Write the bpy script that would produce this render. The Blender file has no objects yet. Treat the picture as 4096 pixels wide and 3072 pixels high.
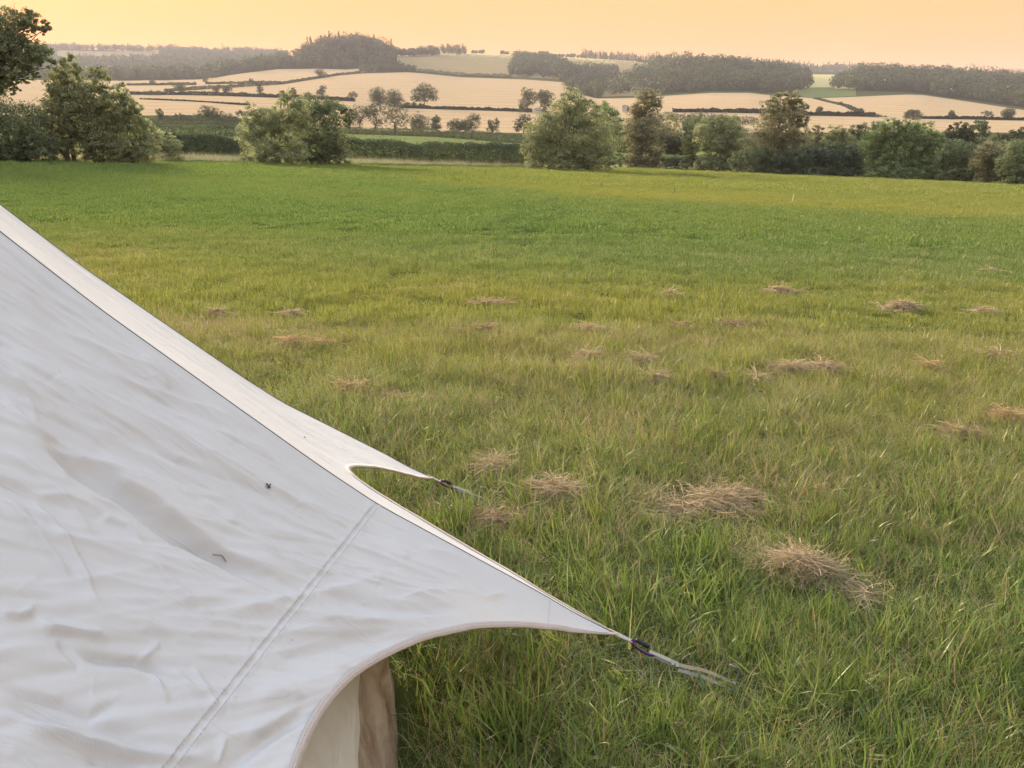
import bpy, math, random
import numpy as np
sc = bpy.context.scene
rng = np.random.default_rng(7)
R = math.radians

# ------------------------------------------------------------------ camera
F = 3215.0            # focal length in pixels of the 4096 px wide photograph
EYE = 1.5
PITCH = math.atan((1536 - 500) / F)
cd = bpy.data.cameras.new('camera'); cam_o = bpy.data.objects.new('camera', cd)
sc.collection.objects.link(cam_o)
cam_o.location = (0, 0, EYE); cam_o.rotation_euler = (math.pi / 2 - PITCH, 0, 0)
cd.sensor_width = 36; cd.lens = 36 * F / 4096; cd.clip_start = 0.05; cd.clip_end = 9000
sc.camera = cam_o
sc.render.resolution_x = 1024; sc.render.resolution_y = 768

# ------------------------------------------------------------------ sky, sun, exposure
SUN_AZ, SUN_EL = -31.0, 13.5      # degrees: clockwise from the view direction, above the horizon
w = bpy.data.worlds.new('World'); sc.world = w; w.use_nodes = True
nt = w.node_tree; nt.nodes.clear()
sky = nt.nodes.new('ShaderNodeTexSky'); sky.sky_type = 'NISHITA'; sky.sun_disc = False
sky.sun_elevation = R(SUN_EL); sky.sun_rotation = R(SUN_AZ)
sky.air_density = 1.2; sky.dust_density = 2.5; sky.ozone_density = 1.0
bg = nt.nodes.new('ShaderNodeBackground'); bg.inputs[1].default_value = 0.12
wo = nt.nodes.new('ShaderNodeOutputWorld')
# evening veil of thin haze over the sky: warm at the horizon, pale overhead, the same all the way round;
# the sky texture adds the glow round the low sun
gm = nt.nodes.new('ShaderNodeNewGeometry'); sz = nt.nodes.new('ShaderNodeSeparateXYZ'); nt.links.new(gm.outputs['Incoming'], sz.inputs[0])
ng = nt.nodes.new('ShaderNodeMath'); ng.operation = 'MULTIPLY'; ng.inputs[1].default_value = -1; nt.links.new(sz.outputs[2], ng.inputs[0])
cr_ = nt.nodes.new('ShaderNodeValToRGB'); nt.links.new(ng.outputs[0], cr_.inputs[0]); e_ = cr_.color_ramp.elements
e_[0].position = 0.0; e_[0].color = (.44, .215, .080, 1); e_[1].position = .70; e_[1].color = (.585, .665, .80, 1)
q_ = e_.new(.15); q_.color = (.50, .285, .090, 1); q_ = e_.new(.42); q_.color = (.545, .545, .58, 1)
vs_ = nt.nodes.new('ShaderNodeVectorMath'); vs_.operation = 'SCALE'; vs_.inputs['Scale'].default_value = 4.17; nt.links.new(cr_.outputs[0], vs_.inputs[0])
mx = nt.nodes.new('ShaderNodeVectorMath'); mx.operation = 'MULTIPLY_ADD'; mx.inputs[1].default_value = (.025, .007, .001)
nt.links.new(sky.outputs[0], mx.inputs[0]); nt.links.new(vs_.outputs[0], mx.inputs[2]); nt.links.new(mx.outputs[0], bg.inputs[0]); nt.links.new(bg.outputs[0], wo.inputs[0])
sl = bpy.data.lights.new('sun', 'SUN'); sl.energy = 2.7; sl.angle = R(10); sl.color = (1.0, 0.80, 0.55)
so = bpy.data.objects.new('sun', sl); sc.collection.objects.link(so)
so.rotation_euler = (math.pi / 2 - R(SUN_EL), 0, math.pi - R(SUN_AZ))
sc.view_settings.view_transform = 'Standard'; sc.view_settings.look = 'None'
sc.view_settings.exposure = 2.0; sc.view_settings.gamma = 1.0
sc.cycles.use_denoising = True
sc.cycles.max_bounces = 5; sc.cycles.transparent_max_bounces = 4; sc.cycles.volume_bounces = 1
sc.cycles.diffuse_bounces = 3; sc.cycles.transmission_bounces = 3; sc.cycles.glossy_bounces = 1
sc.cycles.use_adaptive_sampling = True; sc.cycles.adaptive_threshold = .02; sc.cycles.adaptive_min_samples = 12
sc.cycles.sample_clamp_indirect = 6

# ------------------------------------------------------------------ pixel <-> place
cp, sp = math.cos(PITCH), math.sin(PITCH)
CAM = np.array([0, 0, EYE])
GA, GB = 0.0331, 0.0272
def ray(px, py):
    px = np.asarray(px, float); py = np.asarray(py, float)
    xc = (px - 2048) / F; yc = (1536 - py) / F
    return np.stack([xc, cp + yc * sp, -sp + yc * cp], -1)
def at(px, py, Y):
    d = ray(px, py); return CAM + d * (np.asarray(Y, float) / d[..., 1])[..., None]
def proj(P):
    P = np.asarray(P, float) - CAM
    f = P[..., 1] * cp - P[..., 2] * sp; u = P[..., 1] * sp + P[..., 2] * cp
    f = np.where(np.abs(f) < 1e-6, 1e-6, f)
    return 2048 + F * P[..., 0] / f, 1536 - F * u / f, f
def gz(x, y): return -GA * y - GB * x
def on_field(px, py, h=0.0):
    d = ray(px, py); t = (h - EYE) / (d[..., 2] + GA * d[..., 1] + GB * d[..., 0])
    return CAM + d * t[..., None]
def mpp(P): return float(proj(P)[2]) / F          # metres per photo pixel at a place

# ------------------------------------------------------------------ helpers
COL = sc.collection
def mesh_np(name, V, Fa, mats=None, attrs=None, smooth=False, matidx=None):
    V = np.asarray(V, np.float32); Fa = np.asarray(Fa, np.int32)
    me = bpy.data.meshes.new(name); k = Fa.shape[1]; n = len(Fa)
    me.vertices.add(len(V)); me.vertices.foreach_set('co', V.ravel())
    me.loops.add(n * k); me.loops.foreach_set('vertex_index', Fa.ravel())
    me.polygons.add(n); me.polygons.foreach_set('loop_start', np.arange(n, dtype=np.int32) * k)
    if smooth: me.polygons.foreach_set('use_smooth', np.ones(n, bool))
    for m in (mats or []): me.materials.append(m)
    if matidx is not None: me.polygons.foreach_set('material_index', np.asarray(matidx, np.int32))
    for an, av in (attrs or {}).items():
        a = me.attributes.new(an, 'FLOAT', 'POINT'); a.data.foreach_set('value', np.asarray(av, np.float32))
    me.update(calc_edges=True); me.validate()
    return me
def link(name, me, parent=None):
    o = bpy.data.objects.new(name, me); COL.objects.link(o)
    if parent is not None: o.parent = parent
    return o
def tag(o, label=None, cat=None, group=None, kind=None):
    if label: o['label'] = label
    if cat: o['category'] = cat
    if group: o['group'] = group
    if kind: o['kind'] = kind
    return o
def empty(name, loc=(0, 0, 0), rz=0):
    o = bpy.data.objects.new(name, None); COL.objects.link(o); o.location = loc; o.rotation_euler = (0, 0, rz)
    o.empty_display_size = .1
    return o
class MB:
    """collects shapes of one part"""
    def __init__(s): s.V = []; s.Q = []; s.n = 0
    def add(s, V, Fq):
        V = np.asarray(V, float); s.V.append(V)
        for f in Fq:
            f = list(f)
            if len(f) == 3: f = f + [f[2]]
            s.Q.append([i + s.n for i in f])
        s.n += len(V)
    def box(s, c, h, rot=None):
        v = np.array([[x, y, z] for x in (-1, 1) for y in (-1, 1) for z in (-1, 1)], float) * np.array(h)
        if rot is not None: v = v @ np.asarray(rot).T
        s.add(v + np.array(c), [(0, 1, 3, 2), (4, 6, 7, 5), (0, 4, 5, 1), (2, 3, 7, 6), (0, 2, 6, 4), (1, 5, 7, 3)])
    def tube(s, pts, rad, k=6, cap=True):
        pts = np.asarray(pts, float); n = len(pts); rad = np.broadcast_to(np.asarray(rad, float), (n,))
        T = np.gradient(pts, axis=0); T /= np.linalg.norm(T, axis=1)[:, None] + 1e-12
        ref = np.array([0, 0, 1.0]) if abs(T[0][2]) < .9 else np.array([1.0, 0, 0])
        A = np.cross(T, ref); A /= np.linalg.norm(A, axis=1)[:, None] + 1e-12; B = np.cross(T, A)
        an = np.arange(k) * 2 * math.pi / k
        V = pts[:, None] + rad[:, None, None] * (np.cos(an)[None, :, None] * A[:, None] + np.sin(an)[None, :, None] * B[:, None])
        V = V.reshape(-1, 3); Q = []
        for i in range(n - 1):
            for j in range(k):
                a = i * k + j; b = i * k + (j + 1) % k; Q.append((a, b, b + k, a + k))
        if cap:
            V = np.vstack([V, pts[:1], pts[-1:]]); c0 = n * k; c1 = c0 + 1
            for j in range(k):
                Q.append((c0, (j + 1) % k, j)); Q.append((c1, (n - 1) * k + j, (n - 1) * k + (j + 1) % k))
        s.add(V, Q)
    def ribbon(s, pts, side, w, thick=0.0):
        pts = np.asarray(pts, float); side = np.asarray(side, float); w = np.broadcast_to(np.asarray(w, float), (len(pts),))
        if side.ndim == 1: side = np.broadcast_to(side, pts.shape)
        n = len(pts); T = np.gradient(pts, axis=0); N = np.cross(T, side); N /= np.linalg.norm(N, axis=1)[:, None] + 1e-12
        a = pts - side * w[:, None]; b = pts + side * w[:, None]; h = N * thick / 2
        V = np.stack([a - h, b - h, b + h, a + h], 1).reshape(-1, 3); Q = []
        for i in range(n - 1):
            for j in range(4):
                p = i * 4 + j; q = i * 4 + (j + 1) % 4; Q.append((p, q, q + 4, p + 4))
        Q.append((0, 3, 2, 1)); e = (n - 1) * 4; Q.append((e, e + 1, e + 2, e + 3))
        s.add(V, Q)
    def sphere(s, c, r, nu=10, nv=7, rot=None):
        u = np.arange(nu) * 2 * math.pi / nu; v = np.linspace(0, math.pi, nv)
        V = np.stack([np.outer(np.sin(v), np.cos(u)), np.outer(np.sin(v), np.sin(u)), np.outer(np.cos(v), np.ones(nu))], -1).reshape(-1, 3) * np.array(r)
        if rot is not None: V = V @ np.asarray(rot).T
        Q = []
        for i in range(nv - 1):
            for j in range(nu):
                Q.append((i * nu + j, i * nu + (j + 1) % nu, (i + 1) * nu + (j + 1) % nu, (i + 1) * nu + j))
        s.add(V + np.array(c), Q)
    def build(s, name, mat, parent=None, smooth=False, origin=None):
        V = np.vstack(s.V)
        if origin is not None: V = V - np.array(origin)
        me = bpy.data.meshes.new(name); me.from_pydata(V.tolist(), [], [list(dict.fromkeys(q)) for q in s.Q if len(set(q)) > 2])
        me.materials.append(mat)
        if smooth: me.polygons.foreach_set('use_smooth', np.ones(len(me.polygons), bool))
        me.update(); return link(name, me, parent)
def vnoise(P, seed=0, scale=1.0, octs=3):
    """value noise for numpy arrays of 2-D points"""
    P = np.asarray(P, float) / scale; out = np.zeros(P.shape[:-1]); amp = 1.0; tot = 0
    for o in range(octs):
        i = np.floor(P).astype(np.int64); f = P - i; f = f * f * (3 - 2 * f)
        def h(ix, iy):
            n = (ix * 374761393 + iy * 668265263 + (seed + o * 17) * 1442695041) & 0x7fffffff
            n = ((n ^ (n >> 13)) * 1274126177) & 0x7fffffff
            return ((n ^ (n >> 16)) & 0xffff) / 65535.0
        a = h(i[..., 0], i[..., 1]); b = h(i[..., 0] + 1, i[..., 1]); c = h(i[..., 0], i[..., 1] + 1); d = h(i[..., 0] + 1, i[..., 1] + 1)
        out += amp * ((a * (1 - f[..., 0]) + b * f[..., 0]) * (1 - f[..., 1]) + (c * (1 - f[..., 0]) + d * f[..., 0]) * f[..., 1])
        tot += amp; amp *= .5; P = P * 2.03
    return out / tot

# ------------------------------------------------------------------ materials
def new_mat(name):
    m = bpy.data.materials.new(name); m.use_nodes = True; t = m.node_tree; t.nodes.clear()
    out = t.nodes.new('ShaderNodeOutputMaterial'); return m, t, out
def N(t, typ, **kw):
    n = t.nodes.new(typ)
    for k, v in kw.items():
        if isinstance(k, str) and hasattr(n, k): setattr(n, k, v)
    return n
def ramp(t, fac, stops):
    r = t.nodes.new('ShaderNodeValToRGB'); e = r.color_ramp.elements
    while len(e) < len(stops): e.new(.5)
    for x, (p, c) in zip(e, stops): x.position = p; x.color = (*c, 1)
    if fac is not None: t.links.new(fac, r.inputs[0])
    return r.outputs[0]
def noise(t, scale, detail=4, vec=None, rough=.55, dist=0):
    n = t.nodes.new('ShaderNodeTexNoise'); n.inputs['Scale'].default_value = scale; n.inputs['Detail'].default_value = detail
    n.inputs['Roughness'].default_value = rough; n.inputs['Distortion'].default_value = dist
    if vec is None:
        g = t.nodes.new('ShaderNodeNewGeometry'); vec = g.outputs['Position']
    t.links.new(vec, n.inputs['Vector']); return n.outputs['Fac']
def mixc(t, fac, a, b, mode='MIX'):
    m = t.nodes.new('ShaderNodeMix'); m.data_type = 'RGBA'; m.blend_type = mode
    for sock, v in ((m.inputs[0], fac), (m.inputs[6], a), (m.inputs[7], b)):
        if isinstance(v, (int, float)): sock.default_value = v
        elif isinstance(v, tuple): sock.default_value = (*v, 1)
        else: t.links.new(v, sock)
    return m.outputs[2]
def math_n(t, op, a, b=0.0):
    m = t.nodes.new('ShaderNodeMath'); m.operation = op
    for sock, v in ((m.inputs[0], a), (m.inputs[1], b)):
        if isinstance(v, (int, float)): sock.default_value = v
        else: t.links.new(v, sock)
    return m.outputs[0]
def attr(t, name, typ='GEOMETRY'):
    a = t.nodes.new('ShaderNodeAttribute'); a.attribute_name = name; a.attribute_type = typ; return a.outputs['Fac']
def diffuse_trans(t, out, col, trans, gloss=0.0, rough=.5, tcol=None, normal=None):
    d = t.nodes.new('ShaderNodeBsdfDiffuse'); x = t.nodes.new('ShaderNodeBsdfTranslucent'); m = t.nodes.new('ShaderNodeMixShader')
    t.links.new(col, d.inputs[0]); t.links.new(tcol if tcol is not None else col, x.inputs[0]); m.inputs[0].default_value = trans
    t.links.new(d.outputs[0], m.inputs[1]); t.links.new(x.outputs[0], m.inputs[2]); last = m.outputs[0]
    if normal is not None:
        t.links.new(normal, d.inputs['Normal']); t.links.new(normal, x.inputs['Normal'])
    if gloss > 0:
        g = t.nodes.new('ShaderNodeBsdfGlossy'); g.inputs['Roughness'].default_value = rough; m2 = t.nodes.new('ShaderNodeMixShader')
        g.inputs[0].default_value = (.9, .9, .9, 1)
        m2.inputs[0].default_value = gloss; t.links.new(last, m2.inputs[1]); t.links.new(g.outputs[0], m2.inputs[2]); last = m2.outputs[0]
    t.links.new(last, out.inputs[0])
def plain(name, col, rough=.6, metal=0.0, var=.12, scale=30, bump=0.0):
    m, t, out = new_mat(name); b = t.nodes.new('ShaderNodeBsdfPrincipled')
    n = noise(t, scale)
    c = mixc(t, n, tuple(x * (1 - var) for x in col), tuple(min(1, x * (1 + var)) for x in col))
    t.links.new(c, b.inputs['Base Color']); b.inputs['Roughness'].default_value = rough; b.inputs['Metallic'].default_value = metal
    if bump:
        bp = t.nodes.new('ShaderNodeBump'); bp.inputs['Strength'].default_value = bump; t.links.new(n, bp.inputs['Height']); t.links.new(bp.outputs[0], b.inputs['Normal'])
    t.links.new(b.outputs[0], out.inputs[0]); return m

M = {}
# leaves: colour from the object, light and dark leaves from the attribute
m, t, out = new_mat('leaves')
oi = t.nodes.new('ShaderNodeObjectInfo'); tn = attr(t, 'tint')
k = ramp(t, tn, [(0, (.5, .52, .55)), (.5, (1, 1, 1)), (1, (1.45, 1.4, 1.2))])
c = mixc(t, 1.0, oi.outputs['Color'], k, 'MULTIPLY')
diffuse_trans(t, out, c, .40, .03, .45); M['leaf'] = m
M['bark'] = plain('bark', (.10, .085, .065), .9, var=.35, scale=8)
M['bark_pale'] = plain('bark_pale', (.17, .145, .11), .9, var=.3, scale=8)
# grass blades: attribute tint per blade (0 green .. 1 straw), instancer attributes hue and dry
m, t, out = new_mat('grass_blades')
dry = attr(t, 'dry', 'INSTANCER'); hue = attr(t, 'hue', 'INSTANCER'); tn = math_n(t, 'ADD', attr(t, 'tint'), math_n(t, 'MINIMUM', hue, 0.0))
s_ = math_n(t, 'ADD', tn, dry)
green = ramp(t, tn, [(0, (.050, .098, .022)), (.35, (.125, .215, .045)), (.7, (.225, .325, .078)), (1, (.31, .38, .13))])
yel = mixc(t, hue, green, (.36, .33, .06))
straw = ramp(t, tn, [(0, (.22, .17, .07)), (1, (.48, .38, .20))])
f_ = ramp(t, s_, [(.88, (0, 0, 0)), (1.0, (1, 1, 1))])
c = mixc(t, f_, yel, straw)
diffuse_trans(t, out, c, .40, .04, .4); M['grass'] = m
m, t, out = new_mat('straw')
tn = attr(t, 'tint'); oi = t.nodes.new('ShaderNodeObjectInfo')
c = mixc(t, 1.0, ramp(t, tn, [(0, (.22, .165, .095)), (.5, (.46, .355, .22)), (1, (.70, .57, .38))]), oi.outputs['Color'], 'MULTIPLY')
diffuse_trans(t, out, c, .25, .03, .4); M['straw'] = m
# soil/thatch under the grass of the field, with the same colour zones (attribute hue)
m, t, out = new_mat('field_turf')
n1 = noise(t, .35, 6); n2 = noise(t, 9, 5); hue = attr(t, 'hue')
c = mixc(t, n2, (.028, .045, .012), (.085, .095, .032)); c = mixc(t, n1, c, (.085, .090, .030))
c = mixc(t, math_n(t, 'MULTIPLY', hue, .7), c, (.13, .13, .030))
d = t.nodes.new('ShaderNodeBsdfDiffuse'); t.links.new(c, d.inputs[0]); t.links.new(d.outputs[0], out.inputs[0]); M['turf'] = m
def field_mat(name, c0, c1, lines=0.0, lcol=(.2, .15, .08), nscale=.02):
    m, t, out = new_mat(name); n = noise(t, nscale, 6); n2 = noise(t, .5, 4)
    c = mixc(t, n, c0, c1); c = mixc(t, math_n(t, 'MULTIPLY', n2, .5), c, tuple(x * .7 for x in c0))
    if lines:
        v = attr(t, 'run'); dn = noise(t, .01, 2); v2 = math_n(t, 'ADD', v, math_n(t, 'MULTIPLY', dn, 60))
        fr = math_n(t, 'FRACT', math_n(t, 'DIVIDE', v2, lines)); lo = math_n(t, 'LESS_THAN', fr, .14)
        c = mixc(t, math_n(t, 'MULTIPLY', lo, math_n(t, 'MULTIPLY', noise(t, .02, 3), .8)), c, lcol)
    d = t.nodes.new('ShaderNodeBsdfDiffuse'); t.links.new(c, d.inputs[0]); t.links.new(d.outputs[0], out.inputs[0]); return m
M['wheat'] = field_mat('ripe_wheat', (.47, .335, .19), (.57, .415, .245), 26.0)
M['barley'] = field_mat('ripe_barley', (.55, .46, .20), (.62, .52, .25), 26.0)
M['pasture'] = field_mat('pasture', (.150, .185, .060), (.20, .225, .085))
M['hillgrass'] = field_mat('hill_grass', (.25, .205, .10), (.36, .28, .155), nscale=.03)
M['rough'] = field_mat('rough_grass', (.06, .075, .025), (.12, .12, .045), nscale=.05)
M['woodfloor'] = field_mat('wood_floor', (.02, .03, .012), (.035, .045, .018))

# ================================================================== THE LAND
edge_px = np.array([(-2600, 645), (0, 645), (650, 645), (960, 650), (1400, 657), (2100, 668), (2600, 673), (3000, 682), (3300, 692), (3600, 707), (3850, 722), (4096, 738), (4600, 760), (6700, 830)], float)
cols = np.arange(-2600, 6701, 12.0)
epy = np.interp(cols, edge_px[:, 0], edge_px[:, 1]); E0 = on_field(cols, epy)
rows_def = [
 [(-2600,600,110),(0,598,110),(800,585,115),(1400,600,120),(2100,612,120),(3000,625,135),(4096,650,120),(6700,690,120)],
 [(-2600,560,160),(0,545,160),(640,535,165),(950,535,165),(1400,568,165),(2000,585,170),(2600,600,170),(3000,600,180),(4096,610,170),(6700,630,170)],
 [(-2600,520,270),(0,508,270),(640,506,270),(950,508,270),(1370,535,260),(1746,547,260),(2100,577,260),(2600,585,260),(3000,585,260),(4096,590,260),(6700,600,260)],
 [(-2600,470,330),(0,465,330),(520,462,330),(830,460,330),(1000,475,320),(1400,515,310),(1610,525,310),(2100,532,310),(3228,530,320),(4096,530,320),(6700,530,320)],
 [(-2600,375,520),(0,375,520),(520,378,520),(1100,390,520),(1420,405,500),(1610,432,480),(2100,447,470),(2700,448,450),(3020,452,440),(3228,462,440),(3500,467,440),(3700,475,430),(4096,481,430),(6700,490,430)],
 [(-2600,362,620),(0,362,620),(520,366,600),(661,367,600),(1124,338,760),(1249,318,830),(1358,301,900),(1447,294,950),(1631,289,1000),(1696,294,1000),(1845,309,1000),(2100,318,960),(2254,329,920),(2330,380,760),(2388,394,740),(2542,391,740),(2646,384,750),(2845,371,760),(2994,371,760),(3064,379,740),(3258,393,700),(3396,388,720),(3629,378,760),(3694,380,760),(3941,417,680),(4096,440,640),(6700,470,600)],
 [(-2600,338,720),(0,338,720),(507,343,760),(786,341,780),(825,338,780),(1124,333,800),(1249,315,850),(1358,298,915),(1447,291,965),(1631,286,1015),(1696,291,1015),(1845,306,1012),(2100,315,972),(2254,326,932),(2330,377,772),(2388,391,752),(2542,388,752),(2646,381,762),(2845,368,772),(2994,368,772),(3064,376,752),(3258,390,712),(3396,385,732),(3629,375,772),(3694,377,772),(3941,414,692),(4096,437,650),(6700,467,610)],
 [(-2600,318,900),(0,318,900),(497,323,900),(796,318,940),(994,290,1040),(1109,277,1080),(1268,275,1090),(1388,278,1090),(1477,271,1090),(1560,272,1080),(1631,279,1060),(1845,299,1050),(2100,308,1010),(2254,319,960),(2330,370,800),(2388,387,770),(2542,384,770),(2646,377,780),(2845,364,790),(2994,364,790),(3064,372,775),(3258,365,790),(3396,362,800),(3629,368,800),(3941,409,710),(4096,431,665),(6700,461,625)],
 [(-2600,312,1300),(0,312,1300),(497,314,1300),(796,310,1300),(994,285,1200),(1109,262,1170),(1150,246,1170),(1300,200,1170),(1400,190,1180),(1500,199,1230),(1602,226,1350),(1696,222,1380),(1756,219,1400),(1945,229,1400),(2069,234,1400),(2189,235,1400),(2273,242,1380),(2388,252,1350),(2547,247,1350),(2622,257,1200),(2700,262,1050),(2770,255,1020),(2900,264,1020),(3000,275,1020),(3100,288,1020),(3200,304,1050),(3375,303,1100),(3500,308,1050),(3800,312,1050),(4096,345,1000),(6700,380,1000)],
 [(-2600,262,1750),(1000,262,1750),(1150,246,1600),(1400,215,1600),(1602,214,1620),(1756,209,1650),(2069,221,1650),(2199,227,1650),(2328,232,1650),(2447,239,1650),(2597,247,1650),(2686,252,1650),(2900,266,1600),(3100,285,1600),(3228,297,1600),(3375,299,1600),(3629,305,1600),(3850,312,1600),(4096,335,1600),(6700,370,1600)],
 [(-2600,195,2300),(220,195,2300),(700,206,2300),(1050,218,2300),(1200,225,2300),(1700,214,2300),(1756,214,2300),(2686,257,2300),(2900,270,2200),(3100,280,2200),(3350,284,2200),(3629,302,2200),(4096,332,2200),(6700,362,2200)],
 [(-2600,240,2900),(1200,250,2900),(2686,280,2900),(4096,350,2900),(6700,380,2900)],
]
PR = [E0]
for rd in rows_def:
    a = np.array(rd, float); PR.append(at(cols, np.interp(cols, a[:, 0], a[:, 1]), np.interp(cols, a[:, 0], a[:, 2])))
PR = np.array(PR)                                # (rows, cols, 3)
RPY = np.stack([proj(r)[1] for r in PR])         # pixel row of every land row
NR = len(PR)
SUB = 10
def land(row, v, px):
    """a point of the land: between land row `row` and the next one at fraction v, on photo column px"""
    ci = np.clip((np.asarray(px, float) - cols[0]) / 12.0, 0, len(cols) - 1.001); i = ci.astype(int); f = (ci - i)[..., None]
    row = np.asarray(row)
    a = PR[row, i] * (1 - f) + PR[row, i + 1] * f; b = PR[row + 1, i] * (1 - f) + PR[row + 1, i + 1] * f
    v = np.asarray(v, float)[..., None]
    return a * (1 - v) + b * v
def land_at(px, py, lo=0):
    """visible land under a photo pixel"""
    if lo == 0 and py >= float(proj(land(0, 0.0, px))[1]): return on_field(np.array(float(px)), np.array(float(py)))
    for r in range(lo, NR - 1):
        A = land(r, 0.0, px); B = land(r, 1.0, px); pa = float(proj(A)[1]); pb = float(proj(B)[1])
        if pa >= py >= pb:
            return land(r, (pa - py) / max(pa - pb, 1e-6), px)
    return land(NR - 2, 0, px)
def land_Y(px, Y):
    for r in range(NR - 1):
        A = land(r, 0.0, px); B = land(r, 1.0, px)
        if A[1] <= Y <= B[1]:
            return A + (B - A) * (Y - A[1]) / (B[1] - A[1])
    A = land(0, 0.0, px); x = A[0] * Y / A[1]; return np.array([x, Y, gz(x, Y)])

def field_kind(r, px, py):
    k = np.full(px.shape, 'pasture', dtype=object)
    if r <= 2: return k
    if r == 3: k[:] = 'rough'; return k
    if r == 4 or r == 5: k[:] = 'wheat'; return k
    if r == 6: k[:] = 'rough'; k[px < 1124] = 'wheat'; return k
    if r == 7:
        k[:] = 'rough'; k[px < 1500] = 'wheat'; k[(px > 3200) & (px < 3420)] = 'pasture'; return k
    if r == 8:
        k[:] = 'woodfloor'; k[(px > 1590) & (px < 2640)] = 'hillgrass'
        k[(px > 3180) & (px < 3420)] = 'barley'; k[(px > 3180) & (px < 3420) & (py > 352)] = 'pasture'; return k
    if r == 9:
        k[:] = 'woodfloor'; k[(px > 1590) & (px < 2760)] = 'barley'; k[(px > 3180) & (px < 3420)] = 'barley'; return k
    k[:] = 'woodfloor'
    if r == 10: k[(px > 150) & (px < 640) & (py < 236) & (py > 203)] = 'hillgrass'
    if r == 11: k[:] = 'woodfloor'
    return k
grids = {}
for r in range(NR - 1):
    A, B = PR[r], PR[r + 1]
    vs = np.linspace(0, 1, SUB + 1)[:, None, None]
    G = A[None] * (1 - vs) + B[None] * vs
    bump = (vnoise(G[..., :2], 3, 60, 3) - .5) * np.sin(np.pi * vs[..., 0]) * (1.2 if r > 3 else .25)
    G[..., 2] += bump
    pxm = np.broadcast_to((cols[:-1] + 6)[None], (SUB, len(cols) - 1)); pym = (proj(G)[1][:-1, :-1] + proj(G)[1][1:, 1:]) / 2
    kinds = field_kind(r, pxm, pym)
    nC = len(cols); idx = np.arange((SUB + 1) * nC).reshape(SUB + 1, nC)
    Q = np.stack([idx[:-1, :-1], idx[:-1, 1:], idx[1:, 1:], idx[1:, :-1]], -1)
    run = np.sqrt((G[..., 1]) ** 2 + (G[..., 0]) ** 2) + .12 * G[..., 0]
    for kd in set(kinds.ravel()):
        sel = kinds == kd
        # one object for every field that stands by itself in this band
        cuts = np.where(np.diff(np.concatenate([[0], sel.any(0).astype(int), [0]])))[0].reshape(-1, 2)
        for c0, c1 in cuts:
            q = Q[:, c0:c1][sel[:, c0:c1]]
            u, inv = np.unique(q, return_inverse=True); q = inv.reshape(-1, 4)
            me = mesh_np('land', G.reshape(-1, 3)[u], q, [M[kd]], {'run': run.ravel()[u]}, True)
            nm = {'wheat': 'wheat_field', 'barley': 'barley_field', 'pasture': 'pasture', 'hillgrass': 'hill_pasture', 'rough': 'field_margin', 'woodfloor': 'woodland_floor'}[kd]
            tag(link(nm, me), kind='structure')
# the field one stands in
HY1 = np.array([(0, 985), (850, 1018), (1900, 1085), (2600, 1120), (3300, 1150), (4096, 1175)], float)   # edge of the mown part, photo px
HY2 = np.array([(0, 640), (1300, 690), (1700, 735), (2300, 785), (3100, 835), (4096, 880)], float)       # edge of the far part, its sunlight painted into the grass hue
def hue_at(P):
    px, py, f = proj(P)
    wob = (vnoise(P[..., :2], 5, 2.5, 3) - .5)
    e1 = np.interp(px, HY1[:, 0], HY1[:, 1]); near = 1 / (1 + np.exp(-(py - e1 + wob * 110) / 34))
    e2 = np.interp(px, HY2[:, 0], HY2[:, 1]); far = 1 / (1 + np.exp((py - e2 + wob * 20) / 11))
    band = np.exp(-((py - e2 + 16) / 22) ** 2) * np.clip((px - 1500) / 900, 0, 1)  # sunlit strip of the far field, painted as yellower grass
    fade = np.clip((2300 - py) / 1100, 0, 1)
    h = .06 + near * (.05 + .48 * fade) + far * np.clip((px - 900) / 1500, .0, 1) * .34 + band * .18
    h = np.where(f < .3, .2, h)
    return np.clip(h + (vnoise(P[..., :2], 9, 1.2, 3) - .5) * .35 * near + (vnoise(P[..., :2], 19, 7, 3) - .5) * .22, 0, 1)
xs = np.concatenate([np.linspace(-260, -20, 25), np.arange(-19.5, 20, .5), np.linspace(20.5, 260, 25)])
ex = E0[:, 0]; ey = E0[:, 1]
o_ = np.argsort(ex); yed = np.interp(xs, ex[o_], ey[o_])
vv = np.concatenate([np.linspace(-1.5, 0, 6)[:-1], np.linspace(0, 1, 160) ** 1.6])
X = np.broadcast_to(xs[None], (len(vv), len(xs))); Yg = np.where(vv[:, None] < 0, vv[:, None] * 100, vv[:, None] * yed[None])
G = np.stack([X, Yg, gz(X, Yg)], -1)
idx = np.arange(G.shape[0] * G.shape[1]).reshape(G.shape[:2]); Q = np.stack([idx[:-1, :-1], idx[:-1, 1:], idx[1:, 1:], idx[1:, :-1]], -1).reshape(-1, 4)
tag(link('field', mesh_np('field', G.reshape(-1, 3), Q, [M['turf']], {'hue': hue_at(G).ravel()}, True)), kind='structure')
g_ = MB(); g_.add([(-6000, -3000, -24), (6000, -3000, -24), (6000, 6000, -24), (-6000, 6000, -24)], [(0, 1, 2, 3)])
tag(g_.build('ground', M['rough']), kind='structure')

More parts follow.
